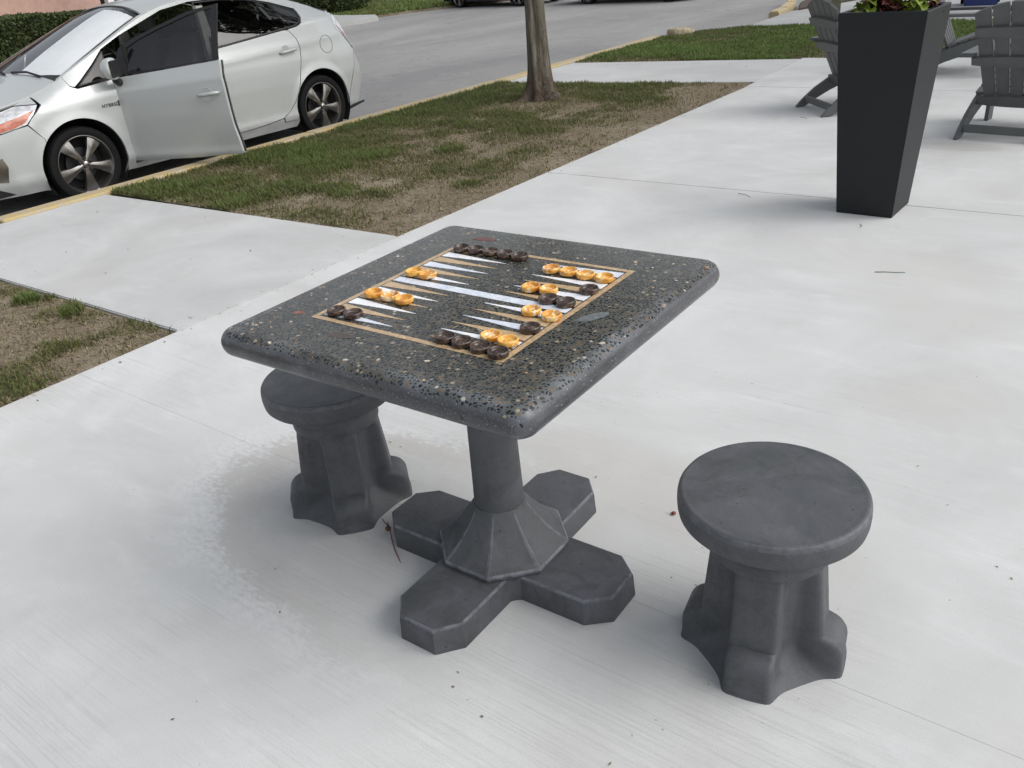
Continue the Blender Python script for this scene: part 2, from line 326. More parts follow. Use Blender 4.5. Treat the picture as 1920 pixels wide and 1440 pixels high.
def m_hue(name, stops, rough=.6, trans=.25, var=2.0):
    """leaf material coloured by the per-face hue attribute, with light passing through"""
    b = NB(name); a = b.n('ShaderNodeAttribute', attribute_name='hue'); c = b.ramp(a.outputs['Fac'], stops)
    c = b.mix(b.rng(b.noise(b.geo(), var), .35, .65, 0, .35), c, b.mix(.5, c, (.10, .09, .03)))
    b.set(color=c, rough=rough, spec=.3); tr = b.n('ShaderNodeBsdfTranslucent'); b.l(c, tr.inputs[0]); mx = b.n('ShaderNodeMixShader'); mx.inputs[0].default_value = trans
    b.l(b.b.outputs[0], mx.inputs[1]); b.l(tr.outputs[0], mx.inputs[2]); b.l(mx.outputs[0], b.out.inputs[0]); return b.m
def m_bark():
    b = NB('bark'); p = b.objc(); q = b.mapv(p, (1, 1, .16)); s = b.n('ShaderNodeSeparateXYZ'); b.l(p, s.inputs[0])
    n = b.noise(q, 13, 5, .65, .8); n2 = b.noise(b.mapv(p, (1, 1, .35)), 30, 5, .7, .5); n3 = b.noise(b.mapv(p, (1, 1, .4)), 5, 4, .6, .5)
    c = b.ramp(n, [(.28, (.060, .050, .036)), (.42, (.155, .137, .105)), (.6, (.235, .215, .17)), (.8, (.34, .32, .26))])
    c = b.mix(b.rng(n2, .5, .72, 0, .5), c, (.11, .092, .065)); c = b.mix(b.rng(n3, .56, .64, 0, .85), c, (.065, .045, .030))
    low = b.rng(s.outputs[2], .12, .45, 1, 0); c = b.mix(b.math('MULTIPLY', low, b.rng(n2, .3, .6)), c, (.10, .07, .055))
    b.set(color=c, rough=.9, spec=.2); b.bump(b.math('ADD', n, n2), 1.0, .035); return b.m
def m_paint(name, c, rough=.40, flake=.2):
    b = NB(name); p = b.geo(); f = b.noise(p, 900, 2)
    cc = b.mix(b.rng(f, .35, .65, 0, .25), c, tuple(min(1, x*1.4) for x in c)); s = b.n('ShaderNodeSeparateXYZ'); b.l(p, s.inputs[0])
    dirt = b.math('MULTIPLY', b.rng(s.outputs[2], -.05, .35, 1, 0), b.rng(b.noise(p, 5, 5, .65), .4, .75)); cc = b.mix(b.math('MULTIPLY', dirt, .35), cc, (.20, .18, .15))
    b.set(color=cc, rough=rough, metal=flake, coat=.6, coatr=.06); return b.m
def m_glass(name='tinted_glass', tint=(.19, .20, .20), refl=1.0):
    b = NB(name); b.t.nodes.remove(b.b); tr = b.n('ShaderNodeBsdfTransparent'); tr.inputs[0].default_value = (*tint, 1)
    gl = b.n('ShaderNodeBsdfGlossy'); gl.inputs['Roughness'].default_value = .015; ge = b.n('ShaderNodeNewGeometry'); dt = b.n('ShaderNodeVectorMath', operation='DOT_PRODUCT'); b.l(ge.outputs['Incoming'], dt.inputs[0]); b.l(ge.outputs['Normal'], dt.inputs[1])
    sch = b.math('ADD', b.math('MULTIPLY', b.math('POWER', b.math('SUBTRACT', 1.0, b.math('ABSOLUTE', dt.outputs['Value'])), 5.0), .90), .085)
    f = b.math('ADD', b.math('MULTIPLY', sch, refl), b.math('MULTIPLY', b.rng(b.noise(b.objc(), 6, 4), .4, .8), .01), clamp=True)
    mx = b.n('ShaderNodeMixShader'); b.l(f, mx.inputs[0]); b.l(tr.outputs[0], mx.inputs[1]); b.l(gl.outputs[0], mx.inputs[2]); b.l(mx.outputs[0], b.out.inputs[0]); return b.m

M = {}
M['patio'] = m_concrete('patio_concrete', True, True, .60)
M['walk'] = m_concrete('walk_concrete', False, False, .53)
M['apron'] = m_concrete('old_concrete', False, False, .40)
M['bed'] = simple('joint_filler', (.16, .15, .14), .95, sc=60)
M['asphalt'] = m_asphalt(); M['soil'] = m_soil()
M['cement'] = m_dark_cement('charcoal_cement', .074)
M['terrazzo'] = m_terrazzo()
M['white_marble'] = m_marble('white_marble', (.80, .82, .86), (.88, .89, .90), (.45, .50, .60))
M['blue_marble'] = m_marble('veined_marble', (.62, .67, .76), (.78, .81, .87), (.30, .36, .47), sc=20)
M['tan_marble'] = m_marble('tan_marble', (.46, .33, .19), (.58, .43, .27), (.33, .22, .11), sc=30)
M['frame_marble'] = m_marble('brown_marble', (.36, .24, .125), (.56, .41, .25), (.66, .55, .40), sc=45)
M['amber'] = m_amber(); M['dark_resin'] = m_darkresin()
M['black_pot'] = simple('graphite_planter', (.0085, .010, .012), .5, var=.08, sc=8, bump=.15, bsc=350, spec=.35)
M['chair'] = simple('grey_poly_lumber', (.095, .100, .100), .55, var=.10, sc=6, bump=.2, bsc=180)
M['bark'] = m_bark()
M['grass'] = m_hue('grass_blades', [(0, (.25, .20, .13)), (.22, (.40, .34, .22)), (.28, (.15, .15, .060)), (.5, (.130, .150, .050)), (.85, (.125, .185, .048)), (1, (.16, .25, .06))], .55, .3, 3)
M['leaf'] = m_hue('tree_leaves', [(0, (.020, .040, .010)), (.5, (.040, .075, .018)), (1, (.075, .125, .03))], .45, .3)
M['hedge_leaf'] = m_hue('hedge_leaves', [(0, (.035, .050, .018)), (.5, (.055, .085, .026)), (1, (.095, .125, .040))], .5, .2)
M['lime_leaf'] = m_hue('lime_leaves', [(0, (.16, .24, .03)), (1, (.30, .40, .06))], .4, .3, 30)
M['coleus_leaf'] = m_hue('coleus_leaves', [(0, (.040, .009, .010)), (.5, (.11, .030, .030)), (1, (.24, .10, .085))], .4, .25, 30)
M['yellow'] = None
def m_curb():
    b = NB('worn_curb_paint'); p = b.geo(); n = b.noise(p, 7, 5, .7); n2 = b.noise(p, 60, 4, .7)
    c = b.mix(b.rng(b.math('ADD', n, b.math('MULTIPLY', n2, .4)), .62, .80), (.48, .37, .17), (.42, .37, .29)); c = b.mix(b.rng(n2, .45, .7, 0, .5), c, (.30, .23, .13))
    b.set(color=c, rough=.85); b.bump(n2, .5, .004); return b.m
M['curb'] = m_curb(); M['rock'] = simple('weathered_block', (.36, .31, .21), .9, var=.35, sc=14, bump=.6, bsc=50)
M['mulch'] = simple('mulch', (.06, .042, .03), .95, var=.5, sc=40, bump=1, bsc=60)
M['silver'] = m_paint('silver_paint', (.47, .49, .485)); M['dark_paint'] = m_paint('dark_paint', (.03, .032, .036), .3, .2); M['tan_paint'] = m_paint('champagne_paint', (.25, .22, .18), .3, .3)
M['glass'] = m_glass(); M['dark_glass'] = m_glass('dark_glass', (.06, .06, .06), .35); M['clear'] = m_glass('clear_glass', (.97, .98, .98), 1.1)
M['black'] = simple('black_plastic', (.012, .012, .013), .5, sc=20); M['rubber'] = simple('tyre_rubber', (.008, .008, .009), .75, sc=30, bump=.3, spec=.2)
M['void'] = simple('dark_underside', (.006, .006, .006), .9)
M['rim'] = simple('machined_alloy', (.30, .29, .28), .20, metal=.9, sc=10, var=.15); M['rimdark'] = simple('dark_alloy', (.05, .05, .052), .45, metal=.6, sc=10)
M['chrome'] = simple('chrome', (.7, .7, .7), .12, metal=1, var=.05)
M['seatcloth'] = simple('seat_cloth', (.16, .16, .15), .9, sc=60, bump=.3); M['trim'] = simple('beige_trim', (.42, .41, .38), .7); M['dash'] = simple('dash_plastic', (.05, .05, .052), .6)
M['shade'] = simple('panel_white', (.95, .96, .96), .6, metal=.0, var=.03, sc=4)  # white of the panel behind the windscreen
M['orange'] = simple('orange_lens', (.40, .085, .03), .15, coat=1, sc=40, var=.3); M['lens'] = simple('silver_reflector', (.66, .67, .69), .10, metal=.25, coat=1, sc=25, var=.25); M['red'] = simple('red_lens', (.35, .03, .02), .15, coat=1)
M['pink'] = simple('pink_stucco', (.50, .33, .27), .9, var=.08, sc=5, bump=.4, bsc=60); M['white'] = simple('white_paint', (.76, .77, .78), .5, var=.04, sc=5); M['blue'] = simple('blue_plastic', (.012, .028, .14), .45)
M['twig'] = simple('twig', (.09, .05, .035), .8, sc=80, var=.4); M['gstick'] = simple('green_twine', (.10, .20, .14), .6, sc=80); M['redleaf'] = simple('dead_red_leaf', (.16, .03, .02), .6)
M['litter'] = m_hue('leaf_litter', [(0, (.05, .035, .025)), (.5, (.13, .10, .06)), (1, (.32, .27, .18))], .8, .1)

# ------------------------------------------------------------------ ground, road, walks
ROAD = -.165
def sheet(name, poly, z, mat, kind='structure', skirt=None, parent=None, bevel=.006):
    z0 = z-(skirt or .1); n = len(poly); bm = bmesh.new()
    b = [bm.verts.new((x, y, z0)) for x, y in poly]; t = [bm.verts.new((x, y, z)) for x, y in poly]
    f = bm.faces.new(t)
    if f.normal.z < 0: f.normal_flip()
    sf = [bm.faces.new((b[i], b[(i+1) % n], t[(i+1) % n], t[i])) for i in range(n)]
    bmesh.ops.recalc_face_normals(bm, faces=bm.faces); bm.normal_update()
    bmesh.ops.triangulate(bm, faces=[x for x in bm.faces if len(x.verts) > 4])
    if bevel:
        te = [e for e in bm.edges if all(abs(v.co.z-z) < 1e-6 for v in e.verts) and len(e.link_faces) == 2 and any(abs(q.normal.z) < .5 for q in e.link_faces)]
        bmesh.ops.bevel(bm, geom=te, offset=bevel, segments=2, affect='EDGES', clamp_overlap=True)
    o = obj(name, bm_mesh(name, bm, mat), parent)
    if kind and parent is None: o['kind'] = kind
    return o
bm = bmesh.new(); v = [bm.verts.new(p) for p in ((-250, -250, -.40), (250, -250, -.40), (250, 250, -.40), (-250, 250, -.40))]; bm.faces.new(v)
tag(obj('ground', bm_mesh('ground', bm, M['soil'])), kind='structure')
sheet('road', [(-60, -60), (-5.66, -60), (-5.66, 12.2), (-5.3, 13.4), (-5.0, 15.0), (-5.7, 18), (-7, 28), (-9, 60), (-60, 60)], ROAD, M['asphalt'], bevel=0)
# patio: slabs on a dark bed, joints recessed
bed = sheet('patio', [(-2.372, -6.9), (9, -6.9), (9, 9.38), (-2.50, 9.24), (-2.372, 7.4)], -.03, M['bed'], skirt=.1, bevel=0)
ys = [-6.9, -3.57, .045, 3.66, 7.28, 9.24]
for i in range(5):
    ga, gb = (.0001 if i == 2 else .0026), (.0001 if i == 1 else .0026)
    y0, y1 = ys[i]+ga, ys[i+1]-gb
    if i < 4: P = [(-2.375, y0), (9, y0), (9, y1), (-2.375, y1)]
    else: P = [(-2.385, y0), (9, y0), (9, 9.38), (-2.50, 9.24)]
    sheet('slab', P, 0, M['patio'], parent=bed, skirt=.1, bevel=.0006 if i in (1, 2) else .003)
cw = sheet('crosswalk', [(-5.49, .49), (-2.385, .545), (-2.387, 2.075), (-5.49, 1.955)], .003, M['walk'], skirt=.12, bevel=.006)
cw2 = sheet('footpath', [(-5.49, 7.20), (-2.395, 7.575), (-2.513, 9.19), (-5.49, 8.815)], -.004, M['walk'], skirt=.12, bevel=.006)
LAWN = [[(-5.49, 2.0), (-2.385, 2.08), (-2.38, 7.55), (-5.49, 7.19)], [(-5.49, -4.5), (-2.38, -4.5), (-2.38, .535), (-5.49, .485)], [(-5.49, 8.83), (-2.50, 9.22), (9, 9.42), (9, 13.0), (-3.46, 12.75), (-4.6, 12.6), (-5.3, 12.2), (-5.49, 11.4)]]
def bumpy_lawn(name, P, z, amp=.009, step=.09):
    xs = [p[0] for p in P]; ysl = [p[1] for p in P]
    nx = int((max(xs)-min(xs))/step)+2; ny = int((max(ysl)-min(ysl))/step)+2
    gx, gy = np.meshgrid(np.linspace(min(xs), max(xs), nx), np.linspace(min(ysl), max(ysl), ny))
    Y = gy.ravel(); X = gx.ravel()
    # squeeze the grid between the left and right boundary of the polygon at each row
    inside = in_poly(X, Y, P)
    pts = [Vector((x, y)) for x, y in zip(X[inside], Y[inside])]; nb = len(P); B = []
    for i in range(nb):
        a, b2 = Vector(P[i]), Vector(P[(i+1) % nb]); k = max(1, int((b2-a).length/step)); B += [a.lerp(b2, j/k) for j in range(k)]
    allp = B+pts; r = delaunay_2d_cdt(allp, [(i, (i+1) % len(B)) for i in range(len(B))], [], 1, 1e-5)
    vv = np.array([(p.x, p.y) for p in r[0]]); z_ = z+amp*(vnoise(vv[:, 0]*3, vv[:, 1]*3, 3)-.5)*2+amp*.6*(vnoise(vv[:, 0]*11, vv[:, 1]*11, 4)-.5)
    return mesh(name, np.column_stack([vv, z_]), r[2], M['soil'], True)
for i, P in enumerate(LAWN):
    tag(obj('lawn', bumpy_lawn('lawn', P, -.009 if i < 2 else -.012, step=.09 if i < 2 else .2)), kind='structure')
# curb along the road
cb = empty('curb', kind='structure')
y = -8.0
while y < 11.3:
    L = 3.05; y1 = min(y+L-.012, 11.42); k = 0.006*math.sin(y)
    o = obj('curb_stone', box('curb_stone', (-5.665+k, y, -.30), (-5.497+k, y1, .022), M['curb'], bevel=.018, seg=3), cb); y += L
# broken rounded end of the curb
bm = bmesh.new(); bmesh.ops.create_icosphere(bm, subdivisions=3, radius=1)
for v in bm.verts:
    c = v.co; c.x = math.copysign(abs(c.x)**.55, c.x)*.21; c.y = math.copysign(abs(c.y)**.6, c.y)*.11; c.z = math.copysign(abs(c.z)**.55, c.z)*.075
    n_ = float(vnoise(c.x*14+9, c.y*14+c.z*11, 5)); v.co *= .86+.3*n_
o = obj('concrete_block', bm_mesh('concrete_block', bm, M['rock'], True)); o.location = (-5.38, 11.80, .02); o.rotation_euler = (0, .1, R(60))
tag(o, 'broken yellowish concrete block lying on the grass edge by the road', 'block')
# far side
sheet('parking_apron', [(-4.75, 12.66), (9, 13.05), (9, 19), (-3.6, 18.6), (-4.85, 15.2)], -.03, M['apron'], skirt=.3, bevel=.01)
sheet('mulch_bed', [(-4.75, 15.25), (-3.6, 18.55), (-3.0, 24), (-6.2, 24), (-5.2, 16.6)], .0, M['mulch'], skirt=.3, bevel=.02)
yc = empty('yellow_curb', kind='structure')
for a, b2 in (((-4.93, 14.55), (-5.05, 15.3)), ((-5.06, 15.33), (-5.30, 16.4)), ((-5.31, 16.43), (-5.9, 18.0))):
    d = Vector(b2)-Vector(a); n_ = Vector((-d.y, d.x)).normalized()*.09
    sheet('curb_stone', [tuple(Vector(a)-n_), tuple(Vector(b2)-n_), tuple(Vector(b2)+n_), tuple(Vector(a)+n_)], .03, M['curb'], parent=yc, skirt=.4, bevel=.02)
sheet('far_lawn', [(-60, 22), (-26, 22.2), (-21.1, 18.3), (-19.15, 17.5), (-18.9, 18.4), (-18.6, 19.8), (-17.6, 21.9), (-16, 24), (-9, 28), (-9, 60), (-60, 60)], ROAD+.06, M['soil'], skirt=.1, bevel=.02)
sheet('far_sidewalk', [(-30, 13.6), (-18.0, 14.0), (-17.9, 15.6), (-17.75, 17.0), (-17.9, 17.6), (-18.3, 17.9), (-18.9, 17.9), (-20.2, 18.2), (-30, 23.2)], ROAD+.15, M['apron'], skirt=.2, bevel=.04)
sheet('far_verge', [(-60, -20), (-16.0, -20), (-15.8, 9), (-16.6, 11.6), (-18.3, 13.4), (-60, 13.4)], ROAD+.12, M['soil'], skirt=.2, bevel=.02)

# ------------------------------------------------------------------ grass
def blades(P, n, seed, dens, h0=.022, h1=.05, wd=.004, z=-.008, tone=0):
    r = np.random.default_rng(seed); xs = [p[0] for p in P]; ysl = [p[1] for p in P]
    X = r.uniform(min(xs), max(xs), n); Y = r.uniform(min(ysl), max(ysl), n); k = in_poly(X, Y, P)
    X, Y = X[k], Y[k]; D, G = dens(X, Y); k = r.random(len(X)) < D; X, Y, G = X[k], Y[k], G[k]; n = len(X)
    H = r.uniform(h0, h1, n)*(.65+.8*np.clip(G, 0, 1)); A = r.uniform(0, 2*np.pi, n); lean = r.uniform(.1, 1.3, n); W = wd*r.uniform(.6, 1.4, n)
    dx, dy = np.cos(A), np.sin(A); px, py = -dy*W, dx*W
    Z = z+.009*(vnoise(X*3, Y*3, 3)-.5)*2-.002
    hue = np.clip(G*.7+.25*(vnoise(X*5+9, Y*5, 12)-.5)+r.normal(0, .2, n)+tone, 0, 1)
    dead = r.random(n) < np.clip(.95-G, .22, .92); hue = np.where(dead, r.uniform(0, .25, n), np.maximum(hue, .28)); H = np.where(dead, H*.5, H); lean = np.where(dead, lean+1.0, lean)
    mx = X+dx*H*lean*.30; my = Y+dy*H*lean*.30; mz = Z+H*.60/np.sqrt(1+lean*.4)
    tx = X+dx*H*lean*.85; ty = Y+dy*H*lean*.85; tz = Z+H/np.sqrt(1+lean**2*.9)
    q = np.stack([np.stack([X-px, Y-py, Z], 1), np.stack([X+px, Y+py, Z], 1), np.stack([mx+px*.8, my+py*.8, mz], 1), np.stack([mx-px*.8, my-py*.8, mz], 1)], 1)
    t = np.stack([np.stack([mx-px*.8, my-py*.8, mz], 1), np.stack([mx+px*.8, my+py*.8, mz], 1), np.stack([tx, ty, tz], 1), np.stack([tx-px*.1, ty-py*.1, tz], 1)], 1)
    return np.concatenate([q, t]), np.concatenate([hue, hue])
def d_mid(X, Y):
    g = .42*vnoise(X*1.1, Y*1.1, 1)+.33*vnoise(X*3.1, Y*3.1, 2)+.25*vnoise(X*9, Y*9, 6)
    g = g+.16*np.clip((-X-3.9)/1.4, -1, 1)+.10*np.clip((Y-3.5)/2, -1, .5)
    dist = np.hypot(X+4.15, (Y-6.15)*1.1); dist = np.hypot((X+3.95)*.75, (Y-6.05)*1.25); g = g-.34*np.exp(-(dist/.55)**2)-.16*np.exp(-(((X+4.9)/.8)**2+((Y-2.9)/.35)**2))-.14*np.exp(-(((X+3.5)/.9)**2+((Y-2.6)/.3)**2))
    g = g-.20*np.exp(-((X+2.45)/.30)**2)
    cl = vnoise(X*2.2+7, Y*2.2, 9); g = g+np.where(cl > .72, (cl-.72)*1.6, 0)
    G = np.clip((g-.28)*1.9, 0, 1); return .20+.80*G**1.1, G*.9
def d_left(X, Y):
    g = vnoise(X*1.3+3, Y*1.3, 21)*.5+vnoise(X*4, Y*4, 22)*.5; G = np.clip((g-.58)*3, 0, .6)
    for cx, cy, rr in ((-4.15, .02, .20), (-3.50, -.02, .17), (-3.62, .42, .07), (-3.15, .44, .06), (-4.0, -.25, .14), (-3.7, -.12, .10)):
        d = np.hypot(X-cx, (Y-cy))+(vnoise(X*18, Y*18, 5)-.5)*.10; G = np.maximum(G, np.clip((rr-d)/(rr*.5), 0, 1))
    G = np.maximum(G, np.clip((vnoise(X*2.3, Y*2.3, 44)*.5+vnoise(X*7, Y*7, 45)*.5-.48)*2.2, 0, .75)); return .22+.78*G, G
def d_far(X, Y):
    g = .6*vnoise(X*.9, Y*.9, 31)+.4*vnoise(X*4, Y*4, 32); G = np.clip((g-.12)*2.2, .25, 1); return np.full_like(G, 1.), G
V1, h1 = blades(LAWN[0], 300000, 1, d_mid, wd=.0035); 
tag(obj('grass', tris_mesh('grass', V1, M['grass'], 4, h1)), 'patchy mown grass and dead thatch around the tree', 'grass', kind='stuff')
V1, h1 = blades([(-5.49, -1.5), (-2.39, -1.5), (-2.39, .53), (-5.49, .48)], 150000, 2, d_left, wd=.0032)
tag(obj('grass', tris_mesh('grass', V1, M['grass'], 4, h1)), 'sparse grass tufts on bare soil left of the crosswalk slab', 'grass', kind='stuff')
V1, h1 = blades([(-5.49, 8.85), (-2.5, 9.23), (2.4, 9.33), (2.4, 12.8), (-3.46, 12.72), (-4.6, 12.57), (-5.3, 12.1), (-5.49, 11.4)], 170000, 3, d_far, .02, .042, .006, -.008, .22)
tag(obj('grass', tris_mesh('grass', V1, M['grass'], 4, h1)), 'even green grass strip beyond the footpath and the planter', 'grass', kind='stuff')
V1, h1 = blades([(-32, 22.3), (-26, 22.2), (-21.1, 18.3), (-19.15, 17.5), (-18.9, 18.4), (-18.6, 19.8), (-17.6, 21.9), (-16, 24), (-12, 30), (-32, 32)], 120000, 4, d_far, .05, .10, .016, ROAD+.06, .12)
tag(obj('grass', tris_mesh('grass', V1, M['grass'], 4, h1)), 'bright green lawn across the road behind the rounded sidewalk', 'grass', kind='stuff')

# litter on the concrete and soil
def litter(regs, name, label, seed=5):
    r = np.random.default_rng(seed); out = []
    for (x0, x1, y0, y1, n, s0, s1, z) in regs:
        X = r.uniform(x0, x1, n); Y = r.uniform(y0, y1, n); A = r.uniform(0, 6.28, n); L = r.uniform(s0, s1, n); W = L*r.uniform(.15, .6, n)
        u = np.stack([np.cos(A)*L, np.sin(A)*L, r.uniform(-.2, .3, n)*L], 1); v = np.stack([-np.sin(A)*W, np.cos(A)*W, r.uniform(-.2, .4, n)*W], 1); c = np.stack([X, Y, np.full(n, z)+L*.3], 1)
        out.append(np.stack([c-u, c-v, c+u, c+v], 1))
    V = np.concatenate(out); return tag(obj(name, tris_mesh(name, V, M['litter'], 4, r.random(len(V)))), label, 'litter', kind='stuff')
litter([(-2.3, 1.6, -1.2, 7.2, 110, .002, .006, .0008), (-5.4, -2.45, .6, 1.95, 40, .004, .010, .004), (-5.4, -2.5, 7.5, 8.9, 25, .006, .016, .002), (-2.42, -2.28, -.5, 7.4, 160, .003, .010, .001), (-.8, .9, -.5, .5, 40, .002, .006, .0008)], 'plant_litter', 'scattered specks and crumbs of dry plant litter on the pale concrete')
litter([(-5.4, -2.42, 2.1, 7.3, 2400, .006, .022, -.004), (-5.4, -2.42, -1.4, .5, 700, .005, .014, -.004)], 'dry_leaves', 'dry leaf bits scattered over the lawn soil', 6)

# ------------------------------------------------------------------ buildings, hedge, posts
hb = empty('pink_building', label='pink stucco building wall behind the clipped hedge', cat='building')
obj('wall', box('wall', (-24.2, 2.0, -.2), (-24.0, 12.75, 4.2), M['pink']), hb)
obj('porch_floor', box('porch_floor', (-23.99, 11.6, -.2), (-22.2, 15.6, .12), M['apron'], bevel=.01), hb)
obj('back_wall', box('back_wall', (-26.2, 11.6, -.2), (-26.0, 15.8, 4.2), M['pink']), hb)
obj('roof', prism('roof', [(-27, 4.2), (-22.0, 4.2), (-22.0, 4.4), (-24.8, 5.8), (-27, 5.8)], -14.5, M['rimdark'], O=(0, 1.6, 0), U=(1, 0, 0), V=(0, 0, 1)), hb)
for y_, lab in ((12.12, 'left'), (12.60, 'right')):
    obj('porch_post', box('porch_post', (-22.5, y_-.09, .12), (-22.32, y_+.09, 4.2), M['white'], bevel=.01), hb)
obj('doorway', box('doorway', (-25.99, 12.9, -.1), (-25.95, 14.6, 3.2), M['void']), hb)
pp = empty('white_post', (-24.9, 21.9, ROAD+.06), label='white post with flared foot standing on the lawn beyond the silver car', cat='post')
obj('shaft', tube('shaft', [(0, 0, 0), (0, 0, 2.9)], [.10, .085], M['white'], 12), pp)
obj('foot', lathe('foot', [(.30, 0), (.30, .06), (.17, .16), (.10, .34), (.085, .34)], M['white'], 20), pp)
wp = tag(obj('wooden_post', box('wooden_post', (-.07, -.07, 0), (.07, .07, 1.35), simple('olive_wood', (.17, .165, .115), .85, sc=12, var=.2), bevel=.008), None, (-3.32, 12.9, -.03), (0, 0, .3)), 'olive brown wooden post rising behind the left edge of the planter', 'post')
bb = empty('blue_bin', (-1.74, 15.25, -.03), .2, 'dark blue plastic bin far behind the grey slatted chairs', 'bin')
obj('bin_body', prism('bin_body', [(-.24, 0), (.24, 0), (.29, .95), (-.29, .95)], -.55, M['blue'], O=(0, -.27, 0), U=(1, 0, 0), V=(0, 0, 1), bevel=.02), bb)
obj('lid', box('lid', (-.31, -.31, .955), (.31, .33, 1.02), M['blue'], bevel=.02), bb)
for s in (-1, 1): obj('wheel', lathe('wheel', [(.0, -.03), (.09, -.03), (.1, -.015), (.1, .015), (.09, .03), (0, .03)], M['rubber'], 16, Matrix.Translation((s*.26, .3, .1)) @ Matrix.Rotation(R(90), 4, 'Y')), bb)

def leaf_cloud(n, seed, boxes, size, z0=None):
    r = np.random.default_rng(seed); w = np.array([b[6] for b in boxes], float); w /= w.sum(); out = []; hue = []
    for b, k in zip(boxes, (w*n).astype(int)):
        c = np.array(b[:3]); rd = np.array(b[3:6]); d = r.normal(size=(k, 3)); d /= np.linalg.norm(d, axis=1)[:, None]
        rr = r.uniform(.55, 1.03, k)[:, None]**.6; lump = (.84+.3*vnoise(d[:, 0]*4+seed, d[:, 1]*4+d[:, 2]*3, seed))[:, None]
        p = c+d*rd*rr*lump; out.append(p); hue.append(np.clip(r.normal(.45, .22, k)+.15*d[:, 2], 0, 1))
    P = np.concatenate(out); H = np.concatenate(hue); k = len(P)
    a = r.normal(size=(k, 3)); a /= np.linalg.norm(a, axis=1)[:, None]; b2 = np.cross(a, r.normal(size=(k, 3))); b2 /= np.linalg.norm(b2, axis=1)[:, None]
    s = (size*r.uniform(.6, 1.4, k))[:, None]
    return np.stack([P-a*s, P-b2*s*.5, P+a*s, P+b2*s*.5], 1), H
hd = empty('hedge', (0, 0, 0), label='long clipped dark green hedge in front of the pink wall', cat='hedge')
r = np.random.default_rng(3); n = 42000
hx, hy, hz = r.uniform(-17.9, -16.6, n), r.uniform(.5, 9.3, n), r.uniform(-.1, 1.14, n)
top = 1.02+.05*(vnoise(hx*1.5, hy*1.5, 2)-.5)-.10*np.clip((hy-7.5)/2, 0, 1)
side = r.random(n); hz = np.where(side < .45, top+r.normal(0, .018, n), np.minimum(hz, top)); hx = np.where((side >= .45), -16.62+.07*vnoise(hy*2.5, hz*3, 4)+r.normal(0, .035, n), hx)
a = r.normal(size=(n, 3)); a /= np.linalg.norm(a, axis=1)[:, None]; b_ = np.cross(a, r.normal(size=(n, 3))); b_ /= np.linalg.norm(b_, axis=1)[:, None]
P = np.stack([hx, hy, hz], 1); s = r.uniform(.018, .045, n)[:, None]
obj('foliage', tris_mesh('foliage', np.stack([P-a*s, P-b_*s*.5, P+a*s, P+b_*s*.5], 1), M['hedge_leaf'], 4, np.clip(r.normal(.45, .25, n), 0, 1)), hd)
obj('hedge_core', box('hedge_core', (-17.9, .4, -.15), (-16.68, 9.25, .975), simple('hedge_core', (.016, .024, .010), .95, sc=12, var=.5), bevel=.1), hd)
def shrub(x, y, z, rx, ry, rz, n, seed, label):
    t = empty('shrub', (x, y, z), label=label, cat='shrub')
    V, H = leaf_cloud(n, seed, [(0, 0, rz*.8, rx, ry, rz, 1)], .05); obj('foliage', tris_mesh('foliage', V, M['hedge_leaf'], 4, H), t)
    bm = bmesh.new(); bmesh.ops.create_icosphere(bm, subdivisions=2, radius=.72)
    for v in bm.verts: v.co = Vector((v.co.x*rx, v.co.y*ry, v.co.z*rz+rz*.8))
    obj('shrub_core', bm_mesh('shrub_core', bm, bpy.data.materials['hedge_core'], True), t)
    return t
shrub(-17.6, 10.3, -.05, .9, 1.25, .62, 9000, 5, 'rounded dark shrub between the hedge end and the porch posts')
shrub(-22.3, 19.9, -.10, 1.0, 2.2, .95, 9000, 6, 'dark bush beyond the tail of the silver car near the white post')

# ------------------------------------------------------------------ trees
def trunk_mesh(name, segs, h, lean=(0, 0), r0=.115, flare=.14, seed=0, mat=None):
    n = 56; zs = np.concatenate([np.linspace(-.06, .5, 26), np.linspace(.56, h, segs)]); vs_, fs = [], []
    for z in zs:
        for i in range(n):
            a = 2*math.pi*i/n
            f = flare*math.exp(-max(z, -.02)/.11)*(1+.55*math.cos(3*a+.9)+.35*math.cos(7*a+2.2)); f = max(f, 0)
            fl = .013*math.cos(5*a+1.1+z*.7)+.008*math.cos(9*a+z*1.9)+.008*(float(vnoise(a*5.1+seed, z*5, 2))-.5)+.018*(float(vnoise(math.cos(a)*9+30, z*2.2+math.sin(a)*9, 8))-.5)
            rr = r0*(1+.16*math.exp(-max(z, 0)/.35)-.05*min(z, 4))+fl+f
            vs_.append((rr*math.cos(a)+lean[0]*z, rr*math.sin(a)+lean[1]*z, z))
    for k in range(len(zs)-1):
        for i in range(n): fs.append((k*n+i, k*n+(i+1) % n, (k+1)*n+(i+1) % n, (k+1)*n+i))
    return mesh(name, vs_, fs, mat or M['bark'], True)
